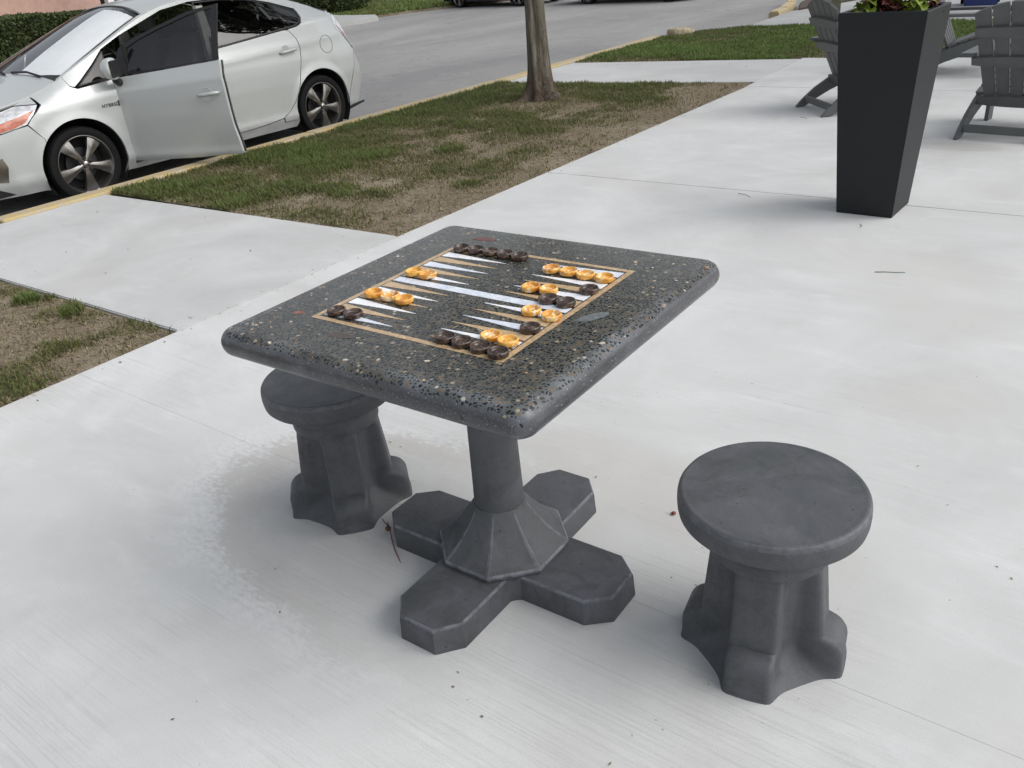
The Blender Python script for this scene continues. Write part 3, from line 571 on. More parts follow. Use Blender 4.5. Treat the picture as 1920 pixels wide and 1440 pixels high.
def make_tree(loc, label, seed, h=2.6, r0=.115, crown=(0, 0, 4.2, 2.0, 2.0, 1.5), nl=16000, lean=(0, 0), ls=.055):
    t = empty('tree', loc, label=label, cat='tree'); obj('trunk', trunk_mesh('trunk', 16, h, lean, r0, .14*r0/.115, seed), t)
    r = random.Random(seed); cx, cy, cz, rx, ry, rz = crown; blobs = []
    top = Vector((lean[0]*h, lean[1]*h, h-.1))
    for i in range(6):
        a = i*1.05+r.uniform(-.3, .3); e = Vector((cx+rx*.62*math.cos(a), cy+ry*.62*math.sin(a), cz+r.uniform(-.3, .5)*rz))
        mid = top.lerp(e, .5)+Vector((0, 0, -.15)); obj('limb', tube('limb', [top+Vector((0, 0, -.1)), mid, e], [r0*.55, r0*.35, r0*.12], M['bark']), t)
        blobs.append((e.x, e.y, e.z, rx*.52, ry*.52, rz*.5, 1))
    for i in range(9):
        a = r.uniform(0, 6.28); q = r.uniform(.1, .8); blobs.append((cx+rx*q*math.cos(a), cy+ry*q*math.sin(a), cz+r.uniform(-.45, .8)*rz, rx*r.uniform(.25, .42), ry*r.uniform(.25, .42), rz*r.uniform(.25, .4), .6))
    V, H = leaf_cloud(nl, seed, blobs, ls); obj('crown', tris_mesh('crown', V, M['leaf'], 4, H), t)
    return t
make_tree((-4.28, 6.33, -.01), 'slender grey brown tree trunk standing in the mown strip by the curb', 1, 2.7, .099, (0, 0, 4.5, 1.7, 1.7, 1.3), 14000, (-.012, -.004))
make_tree((4.6, 13.8, ROAD), 'large leafy shade tree beyond the chairs, mirrored in the car windows', 2, 3.6, .2, (0, 0, 6.6, 3.0, 3.4, 2.4), 22000, ls=.09)

def wear(me, test, amt=1.0):
    a = me.attributes.new('wear', 'FLOAT', 'FACE'); a.data.foreach_set('value', [amt*test(p) for p in me.polygons]); return me
# ------------------------------------------------------------------ game table
H = .79; TH = .02203
tb = empty('game_table', (0, 0, 0), TH, 'square speckled stone game table with inlaid backgammon board on charcoal pedestal', 'table')
A_, RC, T_ = .4285, .045, .064
def sq_ring(d):
    out = []
    for q, (sx, sy) in enumerate(((1, 1), (-1, 1), (-1, -1), (1, -1))):
        for i in range(13):
            a = R(90*q+90*i/12); rr = RC-d; out.append((sx*(A_-RC)+rr*math.cos(a), sy*(A_-RC)+rr*math.sin(a)))
    return out
prof = [(T_/2-T_/2*math.sin(R(f)), -T_/2+T_/2*math.cos(R(f))) for f in range(0, 181, 9)]
vs_, fs = [], []; nr = 52
for d, z in prof:
    for x, y in sq_ring(d*.92): vs_.append((x+.0012*(float(vnoise(x*40+50, y*40+z*90+50, 3))-.5), y, z))
for k in range(len(prof)-1):
    for i in range(nr): fs.append((k*nr+i, (k+1)*nr+i, (k+1)*nr+(i+1) % nr, k*nr+(i+1) % nr))
fs += [tuple(range(nr)), tuple((len(prof)-1)*nr+i for i in range(nr))[::-1]]
me = mesh('tabletop', vs_, fs, M['terrazzo'], True); me.set_sharp_from_angle(angle=R(50))
top = obj('tabletop', me, tb, (0, 0, H))
def flat(name, poly, mat, z=.0006, th=.004, parent=top, label=None):
    o = obj(name, prism(name, poly, th, mat, O=(0, 0, z-th)), parent)
    if label: o['label'] = label
    return o
BO, BI = .2695, .2560
g_ = .0009
for (a, b2) in (((-BO, -BO), (BO, -BI)), ((-BO, BI), (BO, BO))):          # long strips, each in two lengths
    xm = .03 if a[1] < 0 else -.06
    flat('border_strip', [(a[0], a[1]), (xm-g_, a[1]), (xm-g_, b2[1]), (a[0], b2[1])], M['frame_marble']); flat('border_strip', [(xm+g_, a[1]), (b2[0], a[1]), (b2[0], b2[1]), (xm+g_, b2[1])], M['frame_marble'])
for (x0, x1) in ((-BO, -BI), (BI, BO)):
    ym = .02
    flat('border_strip', [(x0, -BI+g_), (x1, -BI+g_), (x1, ym-g_), (x0, ym-g_)], M['frame_marble']); flat('border_strip', [(x0, ym+g_), (x1, ym+g_), (x1, BI-g_), (x0, BI-g_)], M['frame_marble'])
SP = .0385
for k in range(-6, 7):
    yc_ = k*SP
    if k == 0:
        flat('centre_bar', [(-.2515, -.0135), (.2515, -.0135), (.2515, .0135), (-.2515, .0135)], M['blue_marble'], label='long veined white marble bar across the middle'); continue
    hw = .0160
    lw = (k % 2 == 0) if k < 0 else (k % 2 == 1)      # left side: white on these rows
    if k < 0: left_white = (k % 2 == 0)
    else: left_white = (k % 2 == 1)
    wm = M['white_marble'] if (k*7) % 3 else M['blue_marble']
    flat('point', [(-.2515, yc_-hw), (-.054, yc_-.0006), (-.054, yc_+.0006), (-.2515, yc_+hw)], wm if left_white else M['tan_marble'])
    flat('point', [(.2515, yc_-hw), (.2515, yc_+hw), (.0515, yc_+.0006), (.0515, yc_-.0006)], wm if not left_white else M['tan_marble'])
def pebble(cx, cy, rx, ry, ang, mat, seed, label):
    n = 22; P = []
    for i in range(n):
        a = 2*math.pi*i/n; k = 1+.22*(float(vnoise(math.cos(a)*2+seed, math.sin(a)*2+seed, seed))-.5)*2; u, v = rx*math.cos(a)*k, ry*math.sin(a)*k
        P.append((cx+u*math.cos(ang)-v*math.sin(ang), cy+u*math.sin(ang)+v*math.cos(ang)))
    flat('inlaid_pebble', P, mat, .0005, label=label)
def pm(name, c0, c1, v): return m_marble(name, c0, c1, v, .25, 40)
red_m = pm('red_stone', (.105, .030, .022), (.16, .055, .04), (.06, .03, .03))
pebble(-.2279, .333, .036, .014, .1, red_m, 2, 'dull red oval pebble'); pebble(-.318, -.264, .014, .008, .4, pm('rust_stone', (.20, .055, .035), (.26, .09, .06), (.1, .04, .03)), 3, 'small rust red pebble')
pebble(-.1217, -.3143, .031, .012, .1, pm('brown_stone', (.045, .035, .026), (.095, .055, .035), (.03, .03, .03)), 4, 'brown oval pebble'); pebble(.3157, -.008, .042, .017, R(62), pm('grey_stone', (.11, .125, .13), (.17, .19, .195), (.24, .26, .26)), 5, 'large pale grey pebble')
r = random.Random(4)
spare = [(.36, .20), (.40, -.12), (.335, -.28), (.12, -.335), (-.35, -.36), (-.02, -.40), (.24, .335), (-.36, .12), (.41, .36), (.30, .30), (-.30, .36), (.02, .31), (.18, -.40), (-.24, -.40)]
tanm = [pm('tan_pebble', (.36, .22, .12), (.50, .36, .22), (.2, .12, .07)), pm('cream_pebble', (.50, .45, .36), (.62, .58, .48), (.35, .3, .22))]
for i, (x, y) in enumerate(spare): pebble(x+r.uniform(-.01, .01), y+r.uniform(-.01, .01), r.uniform(.003, .0065), r.uniform(.0025, .004), r.uniform(0, 3), tanm[i % 2], i+9, None)
# pedestal
obj('column', lathe('column', [(.0665, .185), (.0665, .20), (.0645, .28), (.060, .5), (.0555, .70), (.060, .7065)], M['cement'], 56), tb)
n = 160; vs_, fs = [], []
def octr(a, rad):
    m = ((a+math.pi/8) % (math.pi/4))-math.pi/8; return rad*math.cos(math.pi/8)/math.cos(m)
rings = [(.172, .066, 1), (.178, .080, 1), (.180, .088, 1), (.176, .094, 1), (.158, .1065, 1), (.126, .135, .97), (.096, .172, .85), (.0745, .203, .5), (.0685, .212, .1), (.060, .214, 0)]
for rad, z, k in rings:
    for i in range(n):
        a = 2*math.pi*i/n; rr = octr(a, rad)*k+rad*(1-k); rr *= 1+.006*(float(vnoise(a*6, z*60, 2))-.5); vs_.append((rr*math.cos(a), rr*math.sin(a), z))
for k in range(len(rings)-1):
    for i in range(n): fs.append((k*n+i, k*n+(i+1) % n, (k+1)*n+(i+1) % n, (k+1)*n+i))
fs += [tuple(range(n))[::-1], tuple((len(rings)-1)*n+i for i in range(n))]
me = mesh('cone', vs_, fs, M['cement'], True); wear(me, lambda p: 1.0 if p.center.z < .0935 and p.center.z > .082 else (.5 if abs(((math.atan2(p.center.y, p.center.x)+math.pi/8) % (math.pi/4))-math.pi/8) > math.pi/8-.035 and .09 < p.center.z < .2 else 0.0)); me.set_sharp_from_angle(angle=R(14)); obj('cone', me, tb)
def offs(P, d):
    out = []; n = len(P)
    for i in range(n):
        p0, p1, p2 = Vector(P[i-1]), Vector(P[i]), Vector(P[(i+1) % n]); e1 = (p1-p0).normalized(); e2 = (p2-p1).normalized()
        n1 = Vector((e1.y, -e1.x)); n2 = Vector((e2.y, -e2.x)); m = (n1+n2); m = m/max(m.length_squared, .2)*2; out.append(tuple(p1+m*d*.5*1.0))
    return out
arm = [(.118, .108), (.126, .1035), (.3673-.0566, .1023), (.3673, .1023-.0485), (.3673, -.1023+.0485), (.3673-.0566, -.1023), (.126, -.1035), (.118, -.108)]
cross = []
for q in range(4):
    for x, y in arm[::-1]:
        a = R(90*q); cross.append((x*math.cos(a)-y*math.sin(a), x*math.sin(a)+y*math.cos(a)))
vs_, fs = [], []; n = len(cross)
layers = [(.001, 0), (.004, .006), (.000, .030), (-.003, .060), (-.005, .068), (-.0095, .0735), (-.014, .0748)]
for d, z in layers: vs_ += [(x, y, z) for x, y in offs(cross, d)]
for k in range(len(layers)-1):
    for i in range(n): fs.append((k*n+i, k*n+(i+1) % n, (k+1)*n+(i+1) % n, (k+1)*n+i))
bm = bmesh.new(); v_ = [bm.verts.new(p) for p in vs_]
for f in fs: bm.faces.new([v_[i] for i in f])
bm.faces.new(v_[-n:]); bm.faces.new(v_[:n][::-1]); bmesh.ops.triangulate(bm, faces=[f for f in bm.faces if len(f.verts) > 4])
me = bm_mesh('cross_base', bm, M['cement']); wear(me, lambda p: .75 if .066 < p.center.z < .0744 else 0.0); me.shade_smooth(); me.set_sharp_from_angle(angle=R(28)); obj('cross_base', me, tb)

# checkers
def checker_mesh(name, mat):
    Rr, h = .0222, .0125; prof = [(0, .0), (.0195, 0), (.0215, .0012), (Rr, .0035), (Rr, .0090), (.0217, .0112), (.0208, .0123), (.0198, h), (.0188, .0121), (.0180, .0105), (.0174, .0075), (.0160, .0058), (.0125, .0050), (.0100, .0055), (.0078, .0072), (.0060, .0076), (.0035, .0066), (0.0, .0062)]
    n = 48; vs_, fs = [], []
    for j, (r_, z) in enumerate(prof):
        for i in range(n):
            a = 2*math.pi*i/n; zz = z
            if j > 10 and r_ > 0: zz += .0014*math.sin(3*a+r_*420)*max(0, 1-abs(r_-.009)/.008)
            rr = r_*(1+.010*math.sin(2*a+.6)); vs_.append((rr*math.cos(a), rr*math.sin(a), zz))
    for j in range(len(prof)-1):
        for i in range(n): fs.append((j*n+i, j*n+(i+1) % n, (j+1)*n+(i+1) % n, (j+1)*n+i))
    bm = bmesh.new(); me0 = mesh('t', vs_, fs, None); bm.from_mesh(me0); bpy.data.meshes.remove(me0); bmesh.ops.remove_doubles(bm, verts=bm.verts, dist=1e-6); bmesh.ops.recalc_face_normals(bm, faces=bm.faces)
    return bm_mesh(name, bm, mat, True)
am, dm = checker_mesh('amber_checker', M['amber']), checker_mesh('dark_checker', M['dark_resin'])
rows = [
 ('amber_checker', [(.0849, .189), (.1345, .1889), (.1835, .1852), (.2342, .1854)], ['leftmost', 'second from left', 'third from left', 'rightmost'], 'amber checker in the row of four near the far right corner'),
 ('amber_checker', [(-.2261, .0385), (-.1804, .0379)], ['left', 'right'], 'amber checker of the pair behind the left end of the white bar'),
 ('amber_checker', [(.1072, .0677), (.1537, .0714)], ['left', 'right'], 'amber checker of the pair just behind the two dark ones'),
 ('amber_checker', [(-.2206, -.1133), (-.1694, -.1112), (-.1233, -.1133)], ['left', 'middle', 'right'], 'amber checker in the row of three on the left side'),
 ('amber_checker', [(.1861, -.047), (.2417, -.0527)], ['left', 'right'], 'amber checker of the pair in front of the right end of the white bar'),
 ('amber_checker', [(.1844, -.1917), (.2312, -.1972)], ['left', 'right'], 'amber checker of the pair beside the four dark ones at the near corner'),
 ('dark_checker', [(.238, .1085)], ['single'], 'dark brown checker on a tan point behind the dark pair, against the right border'),
 ('dark_checker', [(.1831, .0242), (.2304, .0229)], ['left', 'right'], 'dark brown checker of the pair behind the right end of the white bar'),
 ('dark_checker', [(-.2242, -.2309), (-.175, -.2274)], ['left', 'right'], 'dark brown checker of the pair in the left corner of the board'),
 ('dark_checker', [(.2358, -.1242)], ['single'], 'dark brown checker on a white point near the right border, ambers either side'),
 ('dark_checker', [(.1012, -.238), (.1475, -.2399), (.1976, -.2432), (.2447, -.2487)], ['leftmost', 'second from left', 'third from left', 'rightmost'], 'dark brown checker in the row of four along the near border'),
 ('dark_checker', [(-.2218, .2308), (-.1836, .2346), (-.1372, .2356), (-.0901, .2357), (-.0389, .2348)], ['leftmost', 'second from left', 'middle', 'fourth from left', 'rightmost'], 'dark checker in the row of five along the far border')]
r = random.Random(9); ct, st = math.cos(TH), math.sin(TH)
for nm, ps, which, lab in rows:
    for i, (x, y) in enumerate(ps):
        if len(ps) > 1 and nm[0] == 'd' and y > .2: x = -.2268+(-.0405+.2268)*i/4
        o = obj(nm, am if nm[0] == 'a' else dm, None, (x*ct-y*st, x*st+y*ct, H+.0011), (R(r.uniform(-1.2, 1.2)), R(r.uniform(-1.2, 1.2)), r.uniform(0, 6.28)))
        tag(o, which[i]+' '+lab, 'checker', 'amber checkers on the board' if nm[0] == 'a' else 'dark checkers on the board')

# ------------------------------------------------------------------ stools
def smax(a, b, k=.012):
    h = max(k-abs(a-b), 0)/k; return max(a, b)+h*h*k*.25
def stool_body():
    n, zs = 160, np.concatenate([np.linspace(0, .12, 26), np.linspace(.13, .372, 44)]); vs_, fs = [], []
    def L(z):
        foot = .192 if z < .052 else .192-.046*(1-math.sqrt(max(0, 1-((z-.052)/.046)**2))) if z < .098 else .146
        foot -= .004*(1 if z < .006 else 0)
        t = (z-.09)/(.30-.09); body = .146-.021*min(max(t, 0), 1)
        return smax(foot if z < .098 else 0, body, .006)
    for z in zs:
        l = L(z); w = .0585-.004*min(z/.3, 1); u = min(max((z-.272)/.016, 0), 1); u = u*u*(3-2*u)
        rc = .094+.004*(z/.3)+.060*max(0, 1-z/.07)**1.5
        for i in range(n):
            a = 2*math.pi*i/n; m = (a+math.pi/4) % (math.pi/2)-math.pi/4
            ca, sa = math.cos(m), abs(math.sin(m)); r1 = l/ca; r2 = w/sa if sa > 1e-4 else 9
            # rounded rib corner
            p = 11; rb = (r1**-p+r2**-p)**(-1/p)
            rr = smax(rb, rc, .016+.075*max(0, 1-z/.06)); rtop = .1275-.004*(z-.3)/.07
            rr = rr*(1-u)+rtop*u; rr *= 1+.006*(float(vnoise(a*4, z*30, 3))-.5)
            vs_.append((rr*math.cos(a), rr*math.sin(a), z))
    for k in range(len(zs)-1):
        for i in range(n): fs.append((k*n+i, k*n+(i+1) % n, (k+1)*n+(i+1) % n, (k+1)*n+i))
    fs += [tuple(range(n))[::-1], tuple((len(zs)-1)*n+i for i in range(n))]
    me = mesh('pedestal', vs_, fs, M['cement'], True); wear(me, lambda p: 0.0 if (p.center.z < .27 and abs(math.hypot(p.center.x, p.center.y)*abs(math.sin((math.atan2(p.center.y, p.center.x)+math.pi/4) % (math.pi/2)-math.pi/4))-.0565) < .0035) else 0.0); me.set_sharp_from_angle(angle=R(40)); return me
seat_prof = [(0, .371), (.150, .371), (.172, .372), (.181, .3745), (.1855, .380), (.1875, .390), (.1885, .405), (.1880, .420), (.1864, .4285), (.1834, .4330), (.1796, .4345), (.1758, .4343), (.1725, .4338), (.168, .4336), (0, .4340)]
seat_prof = [(r_*1.055, z) for r_, z in seat_prof]
stool = empty('stool', (.697, .078, 0), R(11), 'round charcoal concrete stool standing alone at the right of the table', 'stool', 'charcoal stools at the game table')
sm_ = lathe('seat', seat_prof, M['cement'], 96); wear(sm_, lambda p: .45 if (.419 < p.center.z < .4322 and math.hypot(p.center.x, p.center.y) > .17) else 0.0); obj('seat', sm_, stool); obj('pedestal', stool_body(), stool)
obj('collar', lathe('collar', [(.120, .290), (.1300, .2915), (.1318, .296), (.1312, .318), (.1285, .3215), (.1275, .324), (.1272, .346), (.1292, .349), (.1295, .369), (.12, .372)], M['cement'], 96), stool)
stool.children[1].scale = (.94, .94, 1)
s2 = stool.copy(); col.objects.link(s2); s2.location = (-.604, -.003, 0); s2.rotation_euler = (0, 0, R(49)); s2['label'] = 'round charcoal concrete stool tucked partly under the left edge of the table'
for ch in list(stool.children):
    c = ch.copy(); col.objects.link(c); c.parent = s2
    if ch.name.startswith('seat'): c.scale = (1.015, 1.015, 1)
    if ch.name.startswith('pedestal'): c.scale = (.985, .985, 1)
s2.scale = (.965, .965, 1)

# ------------------------------------------------------------------ planter and plants
PC = Vector((-.056, 3.548)); PR = R(-1.5)
pl = empty('planter', (PC.x, PC.y, 0), PR, 'tall tapered square black planter holding red and lime foliage', 'planter')
hb_, ht_, ph = .151, .215, 1.047
vs_, fs = [], []
lv = [(hb_-.004, .0), (hb_, .006), (ht_-.001, ph-.006), (ht_-.004, ph), (ht_-.026, ph), (ht_-.030, ph-.004), (ht_-.042, ph-.09)]
for hsz, z in lv: vs_ += [(-hsz, -hsz, z), (hsz, -hsz, z), (hsz, hsz, z), (-hsz, hsz, z)]
for k in range(len(lv)-1):
    for i in range(4): fs.append((k*4+i, k*4+(i+1) % 4, (k+1)*4+(i+1) % 4, (k+1)*4+i))
fs.append((3, 2, 1, 0)); obj('pot', mesh('pot', vs_, fs, M['black_pot']), pl)
obj('potting_soil', box('potting_soil', (-.182, -.182, ph-.10), (.182, .182, ph-.045), M['mulch'], bevel=.01), pl)
def leaf_mesh(name, mat, L, W, lobes, cup, huev):
    n = 9; vs_, fs = [], []
    for i in range(n+1):
        t = i/n; w_ = W*math.sin(math.pi*min(1, t*.93+.05))**.8*(1-.25*t)*(1+lobes*math.cos(t*19)); z = cup*math.sin(t*2.4)-cup*1.5*t*t
        for s in (-1, -.5, 0, .5, 1): vs_.append((t*L, s*w_, z+abs(s)*w_*.35+.004*math.sin(t*17+s*3)))
    for i in range(n):
        for j in range(4): fs.append((i*5+j, i*5+j+1, (i+1)*5+j+1, (i+1)*5+j))
    me = mesh(name, vs_, fs, mat, True); a = me.attributes.new('hue', 'FLOAT', 'FACE'); a.data.foreach_set('value', [min(1, max(0, huev+.25*(abs((k % 4)-1.5)-1))) for k in range(len(fs))]); return me
def plant(x, y, label, cat, mat, n, L, W, lobes, seed, up=.6, spread=.06, h=.12):
    r = random.Random(seed); p3 = PC+Vector((x*math.cos(PR)-y*math.sin(PR), x*math.sin(PR)+y*math.cos(PR)))
    t = empty(cat.replace(' ', '_'), (p3.x, p3.y, ph-.06), label=label, cat=cat); ms = [leaf_mesh('leaf', mat, L*k, W*k, lobes, .02, hv) for k, hv in ((1, .4), (.8, .8), (.65, .2))]
    for i in range(4): obj('stem', tube('stem', [(0, 0, -.03), (r.uniform(-.03, .03), r.uniform(-.03, .03), h*.5), (r.uniform(-.05, .05), r.uniform(-.05, .05), h)], .003, M['twig'], 5), t)
    for i in range(n):
        a = r.uniform(0, 6.28); rad = r.uniform(0, spread); obj('leaf', ms[i % 3], t, (rad*math.cos(a), rad*math.sin(a), r.uniform(.02, h)), (r.uniform(-.5, .5), -r.uniform(-.2, up), a+r.uniform(-.6, .6)))
    return t
plant(-.13, -.08, 'lime green sweet potato vine at the left of the black planter', 'lime vine', M['lime_leaf'], 26, .085, .030, .18, 1, .5, .05, .10)
plant(.10, -.06, 'lime green leaves among the red ones, right of the planter centre', 'lime vine', M['lime_leaf'], 24, .080, .032, .12, 2, .6, .05, .13)
plant(-.02, -.04, 'dark red coleus in the middle of the black planter', 'coleus', M['coleus_leaf'], 40, .095, .040, .08, 3, .7, .07, .15)
plant(.14, .08, 'pinkish red coleus at the right back corner of the planter', 'coleus', M['coleus_leaf'], 30, .085, .036, .08, 4, .7, .05, .15)
plant(-.11, .11, 'dark coleus leaves at the left back corner of the planter', 'coleus', M['coleus_leaf'], 28, .085, .036, .08, 5, .8, .06, .13)

# ------------------------------------------------------------------ slatted garden chairs
def chair(loc, rz, label):
    t = empty('garden_chair', loc, R(rz), label, 'chair', 'grey slatted garden chairs on the patio'); m = M['chair']
    rail = [(0, 0), (.085, 0), (.17, .055), (.30, .120), (.47, .185), (.62, .245), (.80, .285), (.815, .30), (.815, .385), (.79, .395), (.60, .345), (.45, .295), (.30, .235), (.16, .15), (.06, .065), (.01, .012)]
    for s in (-1, 1):
        obj('side_rail', prism('side_rail', rail, .028, m, O=(s*.262-.014, 0, 0), U=(0, 1, 0), V=(0, 0, 1), bevel=.004), t)
        obj('front_leg', box('front_leg', (s*.292-.014, .70, 0), (s*.292+.014, .80, .535), m, bevel=.004), t)
        armp = [(-.045, .0), (.05, 0), (.062, .25), (.075, .5), (.07, .66), (.045, .71), (-.045, .71), (-.07, .66), (-.065, .4), (-.05, .1)]
        obj('armrest', prism('armrest', [(s*x if s > 0 else -x, y) for x, y in armp][::(1 if s > 0 else -1)] if s > 0 else [(-x, y) for x, y in armp][::-1], .026, m, O=(s*.305, .12, .535), bevel=.006), t)
        obj('arm_bracket', prism('arm_bracket', [(0, 0), (.02, 0), (.055, .11), (.055, .13), (0, .13)] if s > 0 else [(0, .13), (-.055, .13), (-.055, .11), (-.02, 0), (0, 0)], .03, m, O=(s*.308, .765, .402), U=(1, 0, 0), V=(0, 0, 1)), t)
    sl = [(.36, .252, .27), (.45, .285, .297), (.54, .316, .33), (.63, .346, .359), (.72, .372, .384)]
    for y, z, z2 in sl: obj('seat_slat', box('seat_slat', (-.275, -.039, 0), (.275, .039, .022), m, bevel=.004, M=Matrix.Translation((0, y, z+.018)) @ Matrix.Rotation(R(19), 4, 'X')), t)
    obj('seat_slat', box('seat_slat', (-.278, -.03, 0), (.278, .03, .022), m, bevel=.006, M=Matrix.Translation((0, .80, .408)) @ Matrix.Rotation(R(3), 4, 'X')), t)
    obj('apron', box('apron', (-.278, .818, .275), (.278, .842, .385), m, bevel=.004), t)
    # reclined fan back
    B0, T0 = Vector((0, .335, .205)), Vector((0, .035, .905)); V = (T0-B0).normalized(); U = Vector((1, 0, 0)); Lb = (T0-B0).length
    for k in range(-2, 3):
        b0, b1 = k*.083-.0365, k*.083+.0365; t0, t1 = k*.113-.0505, k*.113+.0505; f = lambda x: Lb-.9*x*x-.1*abs(x)*.6
        n = 5; topl = [(t1+(t0-t1)*i/n, f(t1+(t0-t1)*i/n)) for i in range(n+1)]
        obj('back_slat', prism('back_slat', [(b0, 0), (b1, 0)]+topl, .02, m, O=B0, U=U, V=V, bevel=.003), t)
    N = U.cross(V)
    for d, hw, nm in ((.34, .285, 'cross_rail'), (.555, .262, 'cross_rail'), (.035, .248, 'cross_rail')):
        c = B0+V*d; n = 8; P = [(-hw+2*hw*i/n, -.028-.010*math.cos((i/n-.5)*math.pi)) for i in range(n+1)]+[(hw-2*hw*i/n, .030+.012*math.cos((i/n-.5)*math.pi)) for i in range(n+1)]
        obj(nm, prism(nm, P, .024, m, O=c+N*.0212, U=U, V=V, bevel=.003), t)
    obj('stretcher', box('stretcher', (-.247, .075, .040), (.247, .10, .095), m, bevel=.004), t)
    return t
chair((-1.335, 6.11, .002), -47.4, 'grey slatted garden chair half hidden behind the left side of the black planter')
chair((.250, 5.295, .002), -8, 'grey slatted garden chair seen from behind at the right edge, nearest the camera')
chair((-1.02, 8.33, .002), -88, 'grey garden chair farther back, glimpsed between the planter and the nearer chair')

# ------------------------------------------------------------------ small things on the concrete
tw = empty('twig', (-.36, -.075, 0), 0, 'dry dark twig with reddish stem beside the left arm of the table base', 'twig')
obj('stem', tube('stem', [(-.035, .016, .020), (-.018, .008, .014), (.012, -.018, .006), (.055, -.050, .003), (.108, -.082, .001)], [.0020, .0018, .0015, .0016, .0008], M['redleaf'], 6), tw)
obj('seed_head', lathe('seed_head', [(0, -.008), (.006, -.006), (.009, 0), (.006, .006), (0, .009)], M['twig'], 10, Matrix.Translation((-.022, .004, .012))), tw)
obj('side_twig', tube('side_twig', [(-.018, .008, .014), (-.04, .010, .022), (-.060, .022, .020)], .0014, M['twig'], 5), tw)
# measured position of the thin green strand right of the table
tag(obj('green_strand', tube('green_strand', [(.243, 2.552, .003), (.285, 2.572, .003), (.325, 2.582, .003), (.365, 2.598, .0035)], .0018, M['gstick'], 6)), 'thin green strand lying on the patio right of the table', 'strand')
for (x, y, a, l, lab) in ((-.02, 3.20, 1.9, .055, 'small dry stalk on the patio in front of the planter'), (-.82, 3.55, -.5, .12, 'thin pale dry stalk near the patio joint left of the planter'), (-1.28, 5.86, -.6, .10, 'thin dry stalk on the patio in front of the left garden chair')):
    d = Vector((math.cos(a), math.sin(a))); tag(obj('dry_stalk', tube('dry_stalk', [(x-d.x*l/2, y-d.y*l/2, .003), (x+.01, y+.006, .006), (x+d.x*l/2, y+d.y*l/2, .003)], .0014, M['twig'], 5)), lab, 'stalk')
tag(obj('red_seed', lathe('red_seed', [(0, -.004), (.006, -.002), (.008, .001), (.004, .005), (0, .006)], M['redleaf'], 10, Matrix.Translation((.295, .417, .005)))), 'tiny dark red seed on the concrete just left of the right stool', 'seed')

# ------------------------------------------------------------------ cars
def interp(x, pts):
    for (x0, y0), (x1, y1) in zip(pts, pts[1:]):
        if x <= x1: t = (x-x0)/(x1-x0); return y0+(y1-y0)*max(0, min(1, t))
    return pts[-1][1]
def smooth_tab(pts, lo, hi, n=200, k=3):
    xs = np.linspace(lo, hi, n); ys_ = np.array([interp(x, pts) for x in xs]); w_ = np.ones(2*k+1)/(2*k+1)
    for _ in range(2): ys_ = np.convolve(np.pad(ys_, k, mode='reflect', reflect_type='odd'), w_, 'valid')
    return lambda x: float(np.interp(x, xs, ys_))
zE = smooth_tab([(0, .70), (.25, .78), (.5, .845), (.8, .90), (1.05, .985), (1.25, 1.075), (1.5, 1.18), (1.75, 1.285), (2.0, 1.385), (2.3, 1.452), (2.7, 1.482), (3.1, 1.462), (3.5, 1.392), (3.8, 1.305), (4.1, 1.215), (4.5, 1.09)], 0, 4.5)
tE = smooth_tab([(0, .50), (.25, .62), (.5, .685), (.8, .72), (1.1, .735), (1.3, .72), (1.6, .68), (2.0, .615), (2.3, .585), (2.7, .565), (3.1, .555), (3.5, .56), (3.8, .575), (4.1, .60), (4.5, .60)], 0, 4.5)
zC = smooth_tab([(0, .66), (.2, .80), (.5, .90), (.8, .965), (1.0, 1.005), (1.3, 1.165), (1.6, 1.305), (1.9, 1.435), (2.1, 1.485), (2.5, 1.522), (3.0, 1.505), (3.5, 1.43), (3.9, 1.325), (4.2, 1.25), (4.5, 1.15)], 0, 4.5)
zB = lambda s: .906+.085*(s-1.15)
sR = smooth_tab([(0, 4.27), (.27, 4.31), (.40, 4.36), (.59, 4.39), (.80, 4.32), (1.0, 4.22), (1.2, 4.13), (1.5, 4.02)], 0, 1.5)
sF = smooth_tab([(0, .14), (.18, .10), (.4, .03), (.6, .0), (.70, .05), (.78, .2), (.85, .4), (1.5, .5)], 0, 1.5)
prof_z = smooth_tab([(.0, .77), (.15, .79), (.20, .815), (.26, .842), (.40, .852), (.60, .868), (.74, .868), (.81, .862), (.86, .852), (1.0, .83)], 0, 1.3, 200, 2)
WF, WR, WZ, WRAD = 1.03, 3.67, .305, .312
def lat(s, z):
    zb = min(zB(s), zE(s)-.02) if s > 1.0 else zE(s)-.10
    e = zE(s)
    if z <= zb: t = prof_z(z) if s > .9 else prof_z(z)
    else:
        k = (z-zb)/max(e-zb, .02); k = min(k, 1); base = prof_z(zb); t = base+(tE(s)-base)*(k**1.12 if s > 1.0 else k**1.6)
    dF, dR = s-sF(z), sR(z)-s
    p = interp(dF, [(-.1, .60), (0, .66), (.08, .76), (.2, .865), (.4, .95), (.65, .985), (.95, 1)])*interp(dR, [(-.1, .78), (0, .82), (.06, .88), (.18, .945), (.4, .985), (.7, 1)])
    t *= p
    for ws in (WF, WR):
        d = math.hypot(s-ws, z-WZ-.01)
        if z > .1: t += .016*math.exp(-((d-.365)/.045)**2)*(1 if d > .2 else 0)
    # crease line along the flank
    zc = .80+.060*(s-1.0) if s > .5 else .77
    if z < zc: t += .018*math.exp(-(zc-z)/.09)
    elif z < zb: t += .018-.24*(z-zc)
    else: t += .018-.24*max(zb-zc, 0)*max(0, 1-(z-zb)/max(e-zb, .02))
    t += .010*math.exp(-((z-.27)/.045)**2)
    return t
def arch(ws, a0, a1, n=26, rad=.365): return [(ws+rad*math.cos(R(a)), WZ+.012+rad*math.sin(R(a))) for a in np.linspace(a0, a1, n)]
